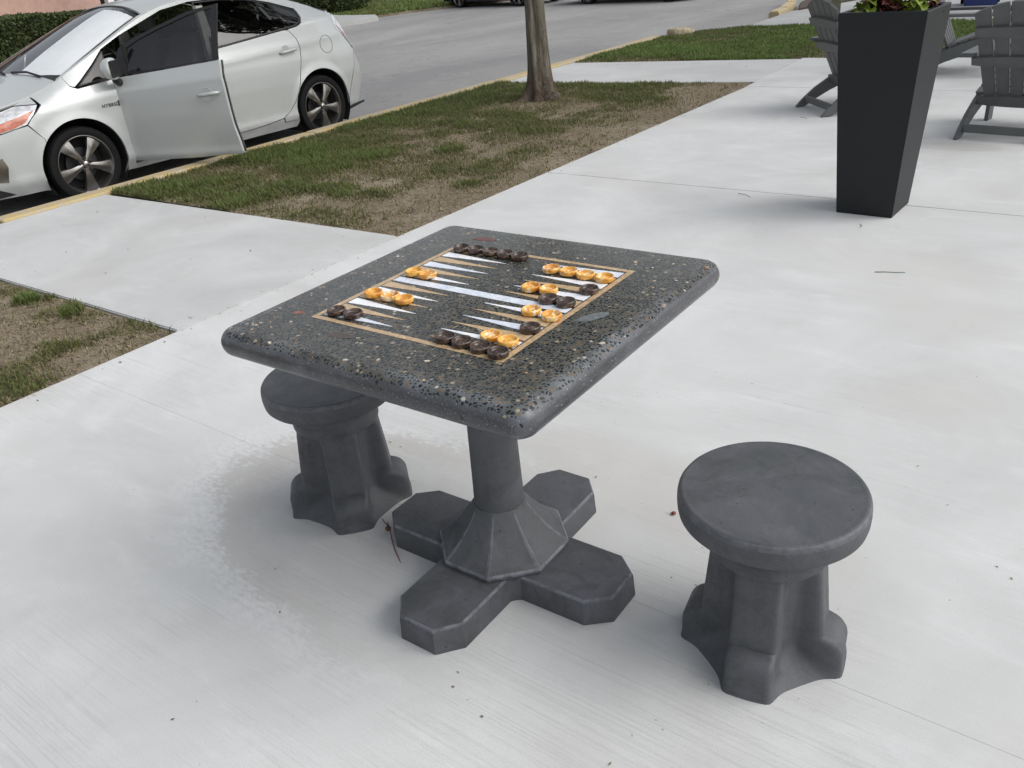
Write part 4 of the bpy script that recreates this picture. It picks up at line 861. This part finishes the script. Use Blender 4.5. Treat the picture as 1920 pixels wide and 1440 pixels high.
def inset(P, d):
    A = sum(P[i][0]*P[(i+1) % len(P)][1]-P[(i+1) % len(P)][0]*P[i][1] for i in range(len(P)))
    if A < 0: P = P[::-1]
    return offs(P, -d)
def fillp(P, step, holes=()):
    B = []
    for i in range(len(P)):
        a, b = Vector(P[i]), Vector(P[(i+1) % len(P)]); k = max(1, int((b-a).length/step)); B += [a.lerp(b, j/k) for j in range(k)]
    edges = [(i, (i+1) % len(B)) for i in range(len(B))]; pts = list(B)
    for Hh in holes:
        o = len(pts); hB = []
        for i in range(len(Hh)):
            a, b = Vector(Hh[i]), Vector(Hh[(i+1) % len(Hh)]); k = max(1, int((b-a).length/step)); hB += [a.lerp(b, j/k) for j in range(k)]
        pts += hB; edges += [(o+i, o+(i+1) % len(hB)) for i in range(len(hB))]
    xs = [p[0] for p in P]; ysl = [p[1] for p in P]; gx, gy = np.meshgrid(np.arange(min(xs)+step/2, max(xs), step), np.arange(min(ysl)+step/2, max(ysl), step))
    X, Y = gx.ravel(), gy.ravel(); k = in_poly(X, Y, P)
    for Hh in holes: k &= ~in_poly(X, Y, Hh)
    BB = np.array([tuple(b) for b in pts]); X, Y = X[k], Y[k]
    if len(X): dm = np.min(np.hypot(X[:, None]-BB[None, :, 0], Y[:, None]-BB[None, :, 1]), axis=1); X, Y = X[dm > step*.45], Y[dm > step*.45]
    nB = len(B); pts += [Vector((x, y)) for x, y in zip(X, Y)]
    r = delaunay_2d_cdt(pts, edges, [], 1, 1e-6); V2 = [tuple(v) for v in r[0]]; F = r[2]
    out = []
    for f in F:
        c = np.mean([V2[i] for i in f], axis=0)
        if in_poly([c[0]], [c[1]], P)[0] and not any(in_poly([c[0]], [c[1]], h)[0] for h in holes): out.append(f)
    return V2, out, nB
def shell(name, P, fmap, mat, parent, step=.034, gap=.0035, depth=.018, din=None, holes=(), loc=None, label=None):
    """panel from a flat outline mapped on to the body surface, edges turned inwards"""
    if gap: P = inset(P, gap)
    V2, F, nB = fillp(P, step, holes); V3 = [Vector(fmap(*v)) for v in V2]
    # boundary edges -> inward flange
    cnt = {}
    for f in F:
        for i in range(len(f)):
            e = (f[i], f[(i+1) % len(f)]); cnt[e] = cnt.get(e, 0)+1
    bd = [e for e in cnt if (e[1], e[0]) not in cnt]
    vs_ = list(V3); fs = [tuple(f) for f in F]; mp = {}
    if depth:
        dv = Vector(din)
        for a, b in bd:
            for q in (a, b):
                if q not in mp: vs_.append(V3[q].copy()); vs_.append(V3[q]+dv*depth); mp[q] = len(vs_)-2
            fs.append((mp[b], mp[a], mp[a]+1, mp[b]+1))
    me = mesh(name, vs_, fs, mat, True); o = obj(name, me, parent, loc)
    if label: o['label'] = label
    return o
def wheel(parent, side, ws, z, cx, rot, simple_w=False):
    t = bpy.data.objects.new('wheel', None); col.objects.link(t); t.parent = parent; t.location = (side*cx, ws, z); t.rotation_euler = (rot, 0, 0)
    X = Matrix.Rotation(R(90)*side, 4, 'Y')      # lathe axis towards the outside
    Rr = WRAD
    obj('tyre', lathe('tyre', [(.236, -.19), (.26, -.198), (.295, -.19), (Rr-.003, -.165), (Rr, -.10), (Rr, -.03), (Rr-.003, -.012), (.300, .003), (.275, .009), (.25, .007), (.239, -.002), (.236, -.02)], M['rubber'], 56, X, close=False), t)
    obj('rim', lathe('rim', [(.241, 0), (.2405, .004), (.234, .0045), (.229, -.004), (.222, -.035), (.208, -.09), (.205, -.17)], M['rim'], 56, X, close=False), t)
    obj('brake_disc', lathe('brake_disc', [(0, -.085), (.135, -.085), (.135, -.10), (0, -.10)], M['rimdark'], 32, X), t)
    obj('wheel_back', lathe('wheel_back', [(0, -.13), (.205, -.13), (.205, -.15), (0, -.15)], M['void'], 32, X), t)
    for k in range(5):
        a = R(-90+72*k); d = Vector((0, math.cos(a), math.sin(a))); p = Vector((0, -d.z, d.y)); bm = bmesh.new(); sec = []
        for rr, hw, x in ((.030, .022, -.010), (.075, .027, -.008), (.13, .037, -.008), (.185, .055, -.011), (.229, .068, -.018)):
            row = []
            for u, dx in ((-1, -.022), (-.88, -.004), (-.2, .002), (.2, .002), (.88, -.004), (1, -.022)):
                row.append(bm.verts.new(Vector((side*(x+dx), 0, 0))+d*rr+p*(u*hw)))
            sec.append(row)
        for i in range(4):
            for j in range(5): bm.faces.new((sec[i][j], sec[i][j+1], sec[i+1][j+1], sec[i+1][j]))
        me = bm_mesh('spoke', bm, M['rim']); me.shade_smooth(); me.set_sharp_from_angle(angle=R(35)); obj('spoke', me, t)
    for k in range(5):
        a = R(-54+72*k); obj('lug_nut', lathe('lug_nut', [(0, .004), (.011, .004), (.013, .0), (.013, -.03)], M['rimdark'], 10, Matrix.Translation((0, .052*math.cos(a), .052*math.sin(a))) @ X, close=False), t)
    obj('hub_cap', lathe('hub_cap', [(0, .008), (.020, .007), (.028, .001), (.030, -.02)], M['rim'], 24, X, close=False), t)
    return t
def make_car(name, loc, rz, label, paint, open_door=True, detail=True, cat='car', group=None):
    c = empty(name, loc, rz, label, cat, group)
    side_in = lambda sg: (-sg, 0, 0)
    FD = [(1.47, .215), (1.485, .50), (1.47, .78), (1.455, .93)]                         # front edge of the front door
    BP = [(2.50, .955+.0), (2.515, .80), (2.52, .50), (2.56, .25)]
    frail = [(1.56, 1.19), (1.70, 1.245), (1.87, 1.30), (2.19, 1.400), (2.50, 1.440), (2.84, 1.440), (3.12, 1.412), (3.40, 1.348), (3.62, 1.262)]
    zb = lambda s: zB(s)
    winend = [(3.645, 1.235), (3.64, 1.18), (3.60, 1.135), (3.53, 1.112)]
    crn = [(s, zE(s)-.004) for s in np.linspace(1.088, 3.78, 30)]
    fender = [(.745, .58)]+arch(WF, 141, -26, 30)+[(1.40, .17), (1.475, .165)]+[(1.47, .215), (1.485, .50), (1.47, .78), (1.455, .925), (1.15, .900), (1.10, .925)]+[(s, zE(s)-.002) for s in (1.085, 1.0, .95, .85, .80)]+[(.82, .832), (.70, .745), (.66, .705)]
    bumper = [(.655, .700), (.745, .58)]+arch(WF, 141, 205, 12)+[(.655, .17), (.42, .17), (sF(.17)+.001, .17)]+[(sF(z)+.001, z) for z in np.linspace(.22, .66, 9)]+[(.46, .672), (.56, .69)]
    sill = [(1.40, .17)]+[(1.475, .165), (3.30, .165)]+[(3.32, .20), (3.325, .235), (3.14, .237), (3.12, .280), (2.9, .257), (2.56, .242), (1.475, .215), (1.40, .215)]
    rdoor = [(2.50, 1.018), (2.515, .80), (2.52, .50), (2.55, .25), (2.60, .247), (2.9, .262), (3.12, .285), (3.22, .33), (3.30, .42), (3.36, .52), (3.41, .64), (3.46, .79), (3.485, .90), (3.47, 1.00), (3.41, 1.085), (3.35, zb(3.35)-.004)]
    quarter = [(3.41, 1.090), (3.475, 1.00), (3.49, .90), (3.465, .79), (3.415, .64), (3.365, .52), (3.305, .42)]+[(3.225, .33), (3.135, .287), (3.15, .24), (3.325, .237)]+arch(WR, 192, -8, 32)[::1]+[(4.04, .30), (4.10, .42), (4.18, .60), (4.24, .70), (4.28, .80), (4.16, .95), (4.075, 1.04), (4.085, 1.12), (4.13, 1.20)]+[(s, zE(s)-.004) for s in (4.05, 3.95, 3.85, 3.72)]+[(3.65, 1.262), (3.655, 1.235), (3.65, 1.18), (3.61, 1.13), (3.54, 1.105)]
    rbumper = [(4.045, .298), (4.035, .235), (4.10, .225), (4.28, .262)]+[(sR(z)-.001, z) for z in np.linspace(.30, .79, 9)]+[(4.285, .795), (4.245, .70), (4.185, .60), (4.105, .42)]
    rail = crn+frail[::-1]+[(1.50, 1.165), (1.35, 1.055), (1.22, .965), (1.12, .908)]
    rail = crn+[(3.655, 1.262)]+frail[::-1][1:]+[(1.50, 1.165), (1.35, 1.055), (1.20, .955), (1.135, .918), (1.104, .930)]
    qg = [(1.17, .917), (1.455, .945), (1.50, 1.150), (1.36, 1.045), (1.22, .952)]
    fwin = [(1.48, .945), (2.475, zb(2.475)), (2.46, 1.432), (2.19, 1.393), (1.87, 1.293), (1.70, 1.238), (1.56, 1.182), (1.51, 1.150)]
    rwin = [(2.535, zb(2.535)), (3.53, zb(3.53)+.004), (3.60, 1.139), (3.636, 1.18), (3.64, 1.235), (3.60, 1.262), (3.40, 1.340), (3.12, 1.404), (2.84, 1.432), (2.54, 1.432)]
    for sg in (1, -1):
        fm = lambda off=0.0, sg=sg: (lambda s, z: (sg*(lat(s, z)+off), s, z))
        di = side_in(sg)
        shell('fender', fender, fm(), paint, c, din=di, depth=.02); shell('front_bumper', bumper, fm(), paint, c, din=di, depth=.02)
        shell('sill_panel', sill, fm(), paint, c, din=di, depth=.03); shell('quarter_panel', quarter, fm(), paint, c, din=di, depth=.02, step=.024 if detail else .05); shell('rear_bumper', rbumper, fm(), paint, c, din=di)
        shell('roof_rail', rail, fm(-.004), paint, c, din=di, depth=.03, gap=0)
        rd = shell('rear_door', rdoor, fm(), paint, c, din=di, step=.020 if detail else .05)
        ring = inset(rwin, .022)
        shell('window_seal', rwin, fm(-.010), M['black'], rd, din=di, holes=[ring], gap=0, depth=.012)
        shell('window', inset(rwin, .018), fm(-.014), M['glass'], rd, din=di, gap=0, depth=0)
        obj('window_divider', prism('window_divider', [(0, 0), (.04, 0), (-.09, .24), (-.125, .24)], .03, M['black'], O=(sg*(lat(3.3, 1.12)-.05), 3.33, zb(3.3)), U=(0, 1, 0), V=(-sg*.42, 0, 1)), rd)
        shell('quarter_window', inset(qg, .010), fm(-.012), M['dark_glass'], c, din=di, gap=0, depth=0); shell('quarter_window_seal', qg, fm(-.008), M['black'], c, din=di, gap=0, depth=.01, holes=[inset(qg, .014)])
        # front door, hinged at its front edge
        hp = Vector((sg*.835, 1.475, 0)); door = bpy.data.objects.new('front_door', None); col.objects.link(door); door.parent = c; door.location = hp
        if sg == 1 and open_door: door.rotation_euler = (0, 0, R(-64))
        fd = [(1.475, .232), (2.05, .238), (2.545, .262), (2.515, .50), (2.51, .80), (2.492, zb(2.49)), (2.0, zb(2.0)-.002), (1.455, .930), (1.475, .78), (1.49, .50)]
        dm_ = lambda off=0.0, sg=sg, hp=hp: (lambda s, z: tuple(Vector((sg*(lat(s, z)+off), s, z))-hp))
        skin = shell('door_skin', fd, dm_(), paint, door, din=di, depth=.03, step=.020 if detail else .05)
        shell('door_inner', inset(fd, .015), dm_(-.055), M['dash'], door, din=di, gap=0, depth=.02)
        shell('window_frame', fwin, dm_(-.010), M['black'], door, din=di, gap=0, depth=.02, holes=[[(1.60, .965), (2.425, zb(2.42)+.012), (2.405, 1.402), (2.19, 1.364), (1.87, 1.265), (1.70, 1.205), (1.60, 1.155)]])
        shell('window', inset(fwin, .012), dm_(-.018), M['glass'], door, din=di, gap=0, depth=0)
        obj('window_bar', box('window_bar', (-.010, -.012, .935), (.010, .012, 1.19), M['black']), door, loc=(sg*(lat(1.60, 1.05)-.835-.016), .125, 0))
        def handle(par, s, z, base):
            q = Vector((sg*lat(s, z), s, z))-base; hl = tube('handle', [(sg*.002, -.10, -.008), (sg*.030, -.085, -.005), (sg*.036, -.03, 0), (sg*.036, .04, .006), (sg*.030, .085, .010), (sg*.004, .10, .010)], [.009, .013, .015, .016, .015, .010], paint, 10); obj('handle', hl, par, tuple(q))
            obj('handle_cup', lathe('handle_cup', [(0, .0005), (.045, .0015), (.055, .0035), (.058, .001)], paint, 24, Matrix.Translation(q+Vector((0, -.02, .0))) @ Matrix.Rotation(R(90)*sg, 4, 'Y'), close=False), par)
        handle(door, 2.36, .765, hp); handle(rd, 3.32, .90, Vector((0, 0, 0)))
        # mirror
        mb = bmesh.new(); bmesh.ops.create_uvsphere(mb, u_segments=24, v_segments=16, radius=1)
        for v in mb.verts:
            q = v.co; fl = .018 if q.y > .25 else .9; v.co = Vector((q.x*.078, (q.y*.095 if q.y < .25 else .024+.01*(q.y-.25)), q.z*.088))
        mir = obj('mirror', bm_mesh('mirror', mb, paint, True), door, (sg*.125, .10, 1.02)); obj('mirror_glass', box('mirror_glass', (-.064, .032, -.066), (.064, .040, .066), M['black'], bevel=.002), mir)
        obj('mirror_foot', tube('mirror_foot', [(sg*.02, .06, .90), (sg*.09, .085, .925), (sg*.12, .10, .96)], [.035, .028, .026], M['black'], 10), door)
        # lamps
        hl = [(.20, .70), (.46, .675), (.56, .692), (.655, .708), (.70, .750), (.80, .838), (.66, .845), (.45, .80), (.25, .74)]
        shell('headlight', hl, fm(-.002), M['lens'], c, din=di, step=.03)
        shell('headlight_trim', [(.25, .744), (.45, .804), (.66, .849), (.795, .842)]+[(s, zE(s)-.002) for s in (.795, .66, .45, .25)], fm(), paint, c, din=di, gap=.001, step=.03)
        shell('turn_signal', [(.36, .690), (.46, .684), (.56, .702), (.635, .722), (.74, .805), (.60, .775), (.42, .735)], fm(.005), M['orange'], c, din=di, step=.03, gap=0, depth=.002)
        shell('tail_light', [(4.06, 1.04), (4.07, 1.12), (4.105, 1.20), (4.17, 1.12), (4.22, 1.02), (4.27, .90), (4.32, .80), (4.28, .805), (4.165, .95)], fm(.004), M['lens'], c, din=di, step=.03)
        shell('tail_light_rim', [(4.270, .82), (4.285, .81), (4.19, .95), (4.105, 1.055), (4.085, 1.06), (4.16, .965)], fm(.006), M['red'], c, din=di, step=.03, gap=0, depth=.002)
        shell('fog_light', [(.33, .31), (.40, .30), (.425, .42), (.40, .50), (.34, .47)], fm(.004), M['rim'], c, din=di, step=.03)
        wheel(c, sg, WF, WZ, .835, .0); wheel(c, sg, WR, WZ, .835, R(4))
        for ws in (WF, WR):
            mud = arch(ws, 215, -35, 36, .368); n = len(mud); vs_ = [(sg*(.845), s, z) for s, z in mud]+[(sg*.52, s, z) for s, z in mud]
            obj('wheel_arch', mesh('wheel_arch', vs_, [(i, i+1, n+i+1, n+i) for i in range(n-1)], M['void'], True), c)
        obj('mud_flap', prism('mud_flap', [(4.03, .235), (4.28, .262), (4.275, .245), (4.04, .20)], .02, M['black'], O=(sg*.79, 0, 0), U=(0, 1, 0), V=(0, 0, 1)), c)
        if sg == 1 and detail:
            pts = [((lat(3.845+.085*math.cos(a), .90+.085*math.sin(a))+.001), 3.845+.085*math.cos(a), .90+.085*math.sin(a)) for a in np.linspace(0, 6.283, 41)]
            obj('fuel_flap_gap', tube('fuel_flap_gap', pts, .0022, M['black'], 5), c)
            tc = bpy.data.curves.new('badge', 'FONT'); tc.body = 'HYBRID'; tc.size = .040; tc.extrude = .002; tc.space_character = 1.15; to = bpy.data.objects.new('t', tc); col.objects.link(to)
            bpy.context.view_layer.update(); dg = bpy.context.evaluated_depsgraph_get(); tm = bpy.data.meshes.new_from_object(to.evaluated_get(dg)); bpy.data.objects.remove(to); tm.name = 'badge'; tm.materials.clear(); tm.materials.append(M['rimdark'])
            bo = obj('badge', tm, c); bo.matrix_local = Matrix(((0, 0, 1, lat(1.36, .745)+.0035), (1, 0, 0, 1.285), (0, 1, 0, .722), (0, 0, 0, 1)))
            obj('badge_mark', box('badge_mark', (0, 0, 0), (.004, .014, .042), M['rimdark'], bevel=.004), c, (lat(1.44, .75)+.001, 1.432, .718))
    # top surfaces
    def topz(s, t):
        e, k = tE(s)*.995, 0; k = min(abs(t)/max(e, .01), 1); return zE(s)+(zC(s)-zE(s))*(1-k**2.6)
    tm_ = lambda off=0.0: (lambda t, s: (t, s, topz(s, t)+off))
    def edge(s, k=1.0): return tE(s)*k
    pl_ = lambda a, b, n: np.linspace(a, b, n)
    dn = (0, 0, -1)
    lo_ = lambda a, b, k0=1.0, n=14: [(edge(s)*k0, s) for s in pl_(a, b, n)]
    hood = lo_(.12, 1.03)+[(-x, s) for x, s in lo_(.12, 1.03)[::-1]]; shell('hood', hood, tm_(), paint, c, din=dn, step=.07)
    # windscreen with black border, cowl, wipers
    ws_in = [(edge(s)*.965, s) for s in pl_(1.10, 1.98, 12)]+[(.3, 2.03), (0, 2.045), (-.3, 2.03)]+[(-edge(s)*.965, s) for s in pl_(1.98, 1.10, 12)]+[(-.35, 1.02), (0, .99), (.35, 1.02)]
    shell('windscreen_border', ws_in, tm_(-.004), M['black'], c, din=dn, step=.07, gap=0, depth=.01, holes=[inset(ws_in, .014)])
    shell('windscreen', inset(ws_in, .01), tm_(-.010), M['clear'], c, din=dn, step=.08, gap=0, depth=0)
    for sx in (1, -1):
        P = [(sx*edge(s), s) for s in pl_(1.03, 2.04, 16)]+[(sx*edge(s)*.968, s) for s in pl_(2.04, 1.06, 16)]
        shell('pillar', P, tm_(-.001), paint, c, din=dn, step=.05, gap=0, depth=.02)
    cowl = [(.70, 1.03), (.68, 1.10), (.35, 1.022), (0, .992), (-.35, 1.022), (-.68, 1.10), (-.70, 1.03), (0, .95)]
    shell('cowl', cowl, tm_(-.006), M['black'], c, din=dn, step=.07, gap=0)
    for a, b in (((.52, 1.02), (-.02, 1.03)), ((-.10, 1.0), (-.58, 1.07))):
        obj('wiper', tube('wiper', [(a[0], a[1], topz(*a[::-1])+.012), ((a[0]+b[0])/2, (a[1]+b[1])/2+.012, topz((a[1]+b[1])/2, (a[0]+b[0])/2)+.022), (b[0], b[1], topz(b[1], b[0])+.010)], .010, M['black'], 6), c)
    roof = [(edge(s), s) for s in pl_(2.015, 3.80, 18)]+[(-edge(s), s) for s in pl_(3.80, 2.015, 18)]+[(-.3, 2.035), (0, 2.05), (.3, 2.035)]; shell('roof', roof, tm_(), paint, c, din=dn, step=.08)
    bk = [(edge(s), s) for s in pl_(3.80, 4.13, 5)]+[(-edge(s), s) for s in pl_(4.13, 3.80, 5)]; shell('rear_window', bk, tm_(-.002), M['glass'], c, din=dn, step=.08, depth=.01)
    sp = [(.585, 4.12), (.50, 4.22), (.3, 4.26), (0, 4.27), (-.3, 4.26), (-.50, 4.22), (-.585, 4.12)]; shell('spoiler', sp, lambda t, s: (t, s, topz(s, t)-.012), paint, c, din=dn, step=.08, depth=.04)
    # nose and tail
    def nose(t, z): te = lat(sF(z)+.002, z); return (t*te, sF(z)-.13*(1-(t*t))*1.0+.002, z)
    P = [(-1, .17), (1, .17), (1, .68), (-1, .68)]; shell('grille_bumper', P, nose, paint, c, din=(0, 1, 0), step=.12, gap=0)
    shell('nose', [(-1, 0), (1, 0), (1, 1), (-1, 1)], lambda t, k: tuple(Vector(nose(t, .68)).lerp(Vector((t*edge(.12), .12, topz(.12, t*edge(.12)))), k)), paint, c, din=dn, step=.2, gap=0, depth=0)
    shell('intake', [(-.6, .24), (.6, .24), (.75, .42), (-.75, .42)], lambda t, z: tuple(Vector(nose(t, z))+Vector((0, -.004, 0))), M['black'], c, din=(0, 1, 0), step=.12, gap=0)
    def tail(t, z): te = lat(sR(z)-.002, z); return (t*te, sR(z)+.05*(1-t*t)-.002, z)
    shell('tailgate', [(-1, .26), (1, .26), (1, 1.19), (-1, 1.19)], tail, paint, c, din=(0, -1, 0), step=.12, gap=0)
    # inside
    core = [(.22, .19), (1.0-.39, .19)]+[(WF+.385*math.cos(R(a)), WZ+.385*math.sin(R(a))) for a in range(196, -18, -12)]+[(1.42, .19), (3.26, .19)]+[(WR+.385*math.cos(R(a)), WZ+.385*math.sin(R(a))) for a in range(196, -18, -12)]+[(4.07, .25), (4.2, .3), (4.22, .80), (4.0, .95), (3.3, .80), (1.5, .60), (1.45, .80), (1.0, .86), (.35, .70), (.2, .6)]
    obj('underbody', prism('underbody', core, 1.50, M['void'], O=(-.75, 0, 0), U=(0, 1, 0), V=(0, 0, 1)), c)
    obj('chassis', box('chassis', (-.5, .3, .16), (.5, 4.1, .7), M['void']), c)
    obj('dashboard', box('dashboard', (-.70, 1.18, .70), (.70, 1.62, .985), M['dash'], bevel=.05, seg=3), c)
    for sx in (.36, -.36):
        st = obj('front_seat', prism('front_seat', [(1.95, .55), (2.42, .55), (2.62, 1.10), (2.60, 1.17), (2.52, 1.18), (2.36, .75), (1.95, .70)], .46, M['seatcloth'], O=(sx-.23, 0, 0), U=(0, 1, 0), V=(0, 0, 1), bevel=.04), c)
        obj('headrest', box('headrest', (sx-.13, 2.56, 1.19), (sx+.13, 2.64, 1.34), M['seatcloth'], bevel=.03, seg=3), st)
    obj('rear_seat', prism('rear_seat', [(3.0, .55), (3.45, .55), (3.62, 1.10), (3.52, 1.12), (3.36, .78), (3.0, .76)], 1.26, M['seatcloth'], O=(-.63, 0, 0), U=(0, 1, 0), V=(0, 0, 1), bevel=.04), c)
    obj('steering_wheel', tube('steering_wheel', [(.36+.175*math.cos(a), 1.78-.07*math.sin(a), .98+.165*math.sin(a)) for a in np.linspace(0, 6.283, 29)], .015, M['black'], 8), c)
    obj('headliner', shell('x', [(edge(s)*.96, s) for s in pl_(2.08, 3.72, 8)]+[(-edge(s)*.96, s) for s in pl_(3.72, 2.08, 8)], tm_(-.04), M['trim'], c, din=dn, step=.15, gap=0, depth=0).data, c); bpy.data.objects.remove(bpy.data.objects['x'])
    for sg in (1, -1):
        obj('door_pillar', prism('door_pillar', [(2.50, .60), (2.62, .60), (2.60, 1.0), (2.54, 1.40), (2.47, 1.40), (2.49, 1.0)], .05*1, M['trim'] if detail else M['black'], O=(sg*.735-.025, 0, .0), U=(0, 1, 0), V=(-sg*.0, 0, 1)), c).rotation_euler = (0, 0, 0)
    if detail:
        shell('white_panel', [(.665, 1.13), (.60, 1.50), (.545, 1.96), (.02, 2.00), (.02, 1.03), (.40, 1.06)], lambda t, s: (t, s, topz(s, t)-.022+.0015*math.sin(t*60)), M['shade'], c, din=dn, step=.02, gap=0, depth=.006, label='plain white panel behind the driver side of the windscreen')  # thin white panel just under the windscreen glass, one half only
    return c
CZ = ROAD
make_car('silver_car', (-6.98, 1.185, CZ), R(-1.38), 'silver hatchback parked at the curb with its front door wide open', M['silver'])
make_car('dark_car', (-18.5, 21.9, CZ), R(-98.5), 'dark car parked far across the road, left of the tree trunk', M['dark_paint'], False, False, group='cars parked across the road')
make_car('tan_car', (-13.35, 21.2, CZ), R(-97), 'champagne car parked far across the road, right of the tree trunk', M['tan_paint'], False, False, group='cars parked across the road')
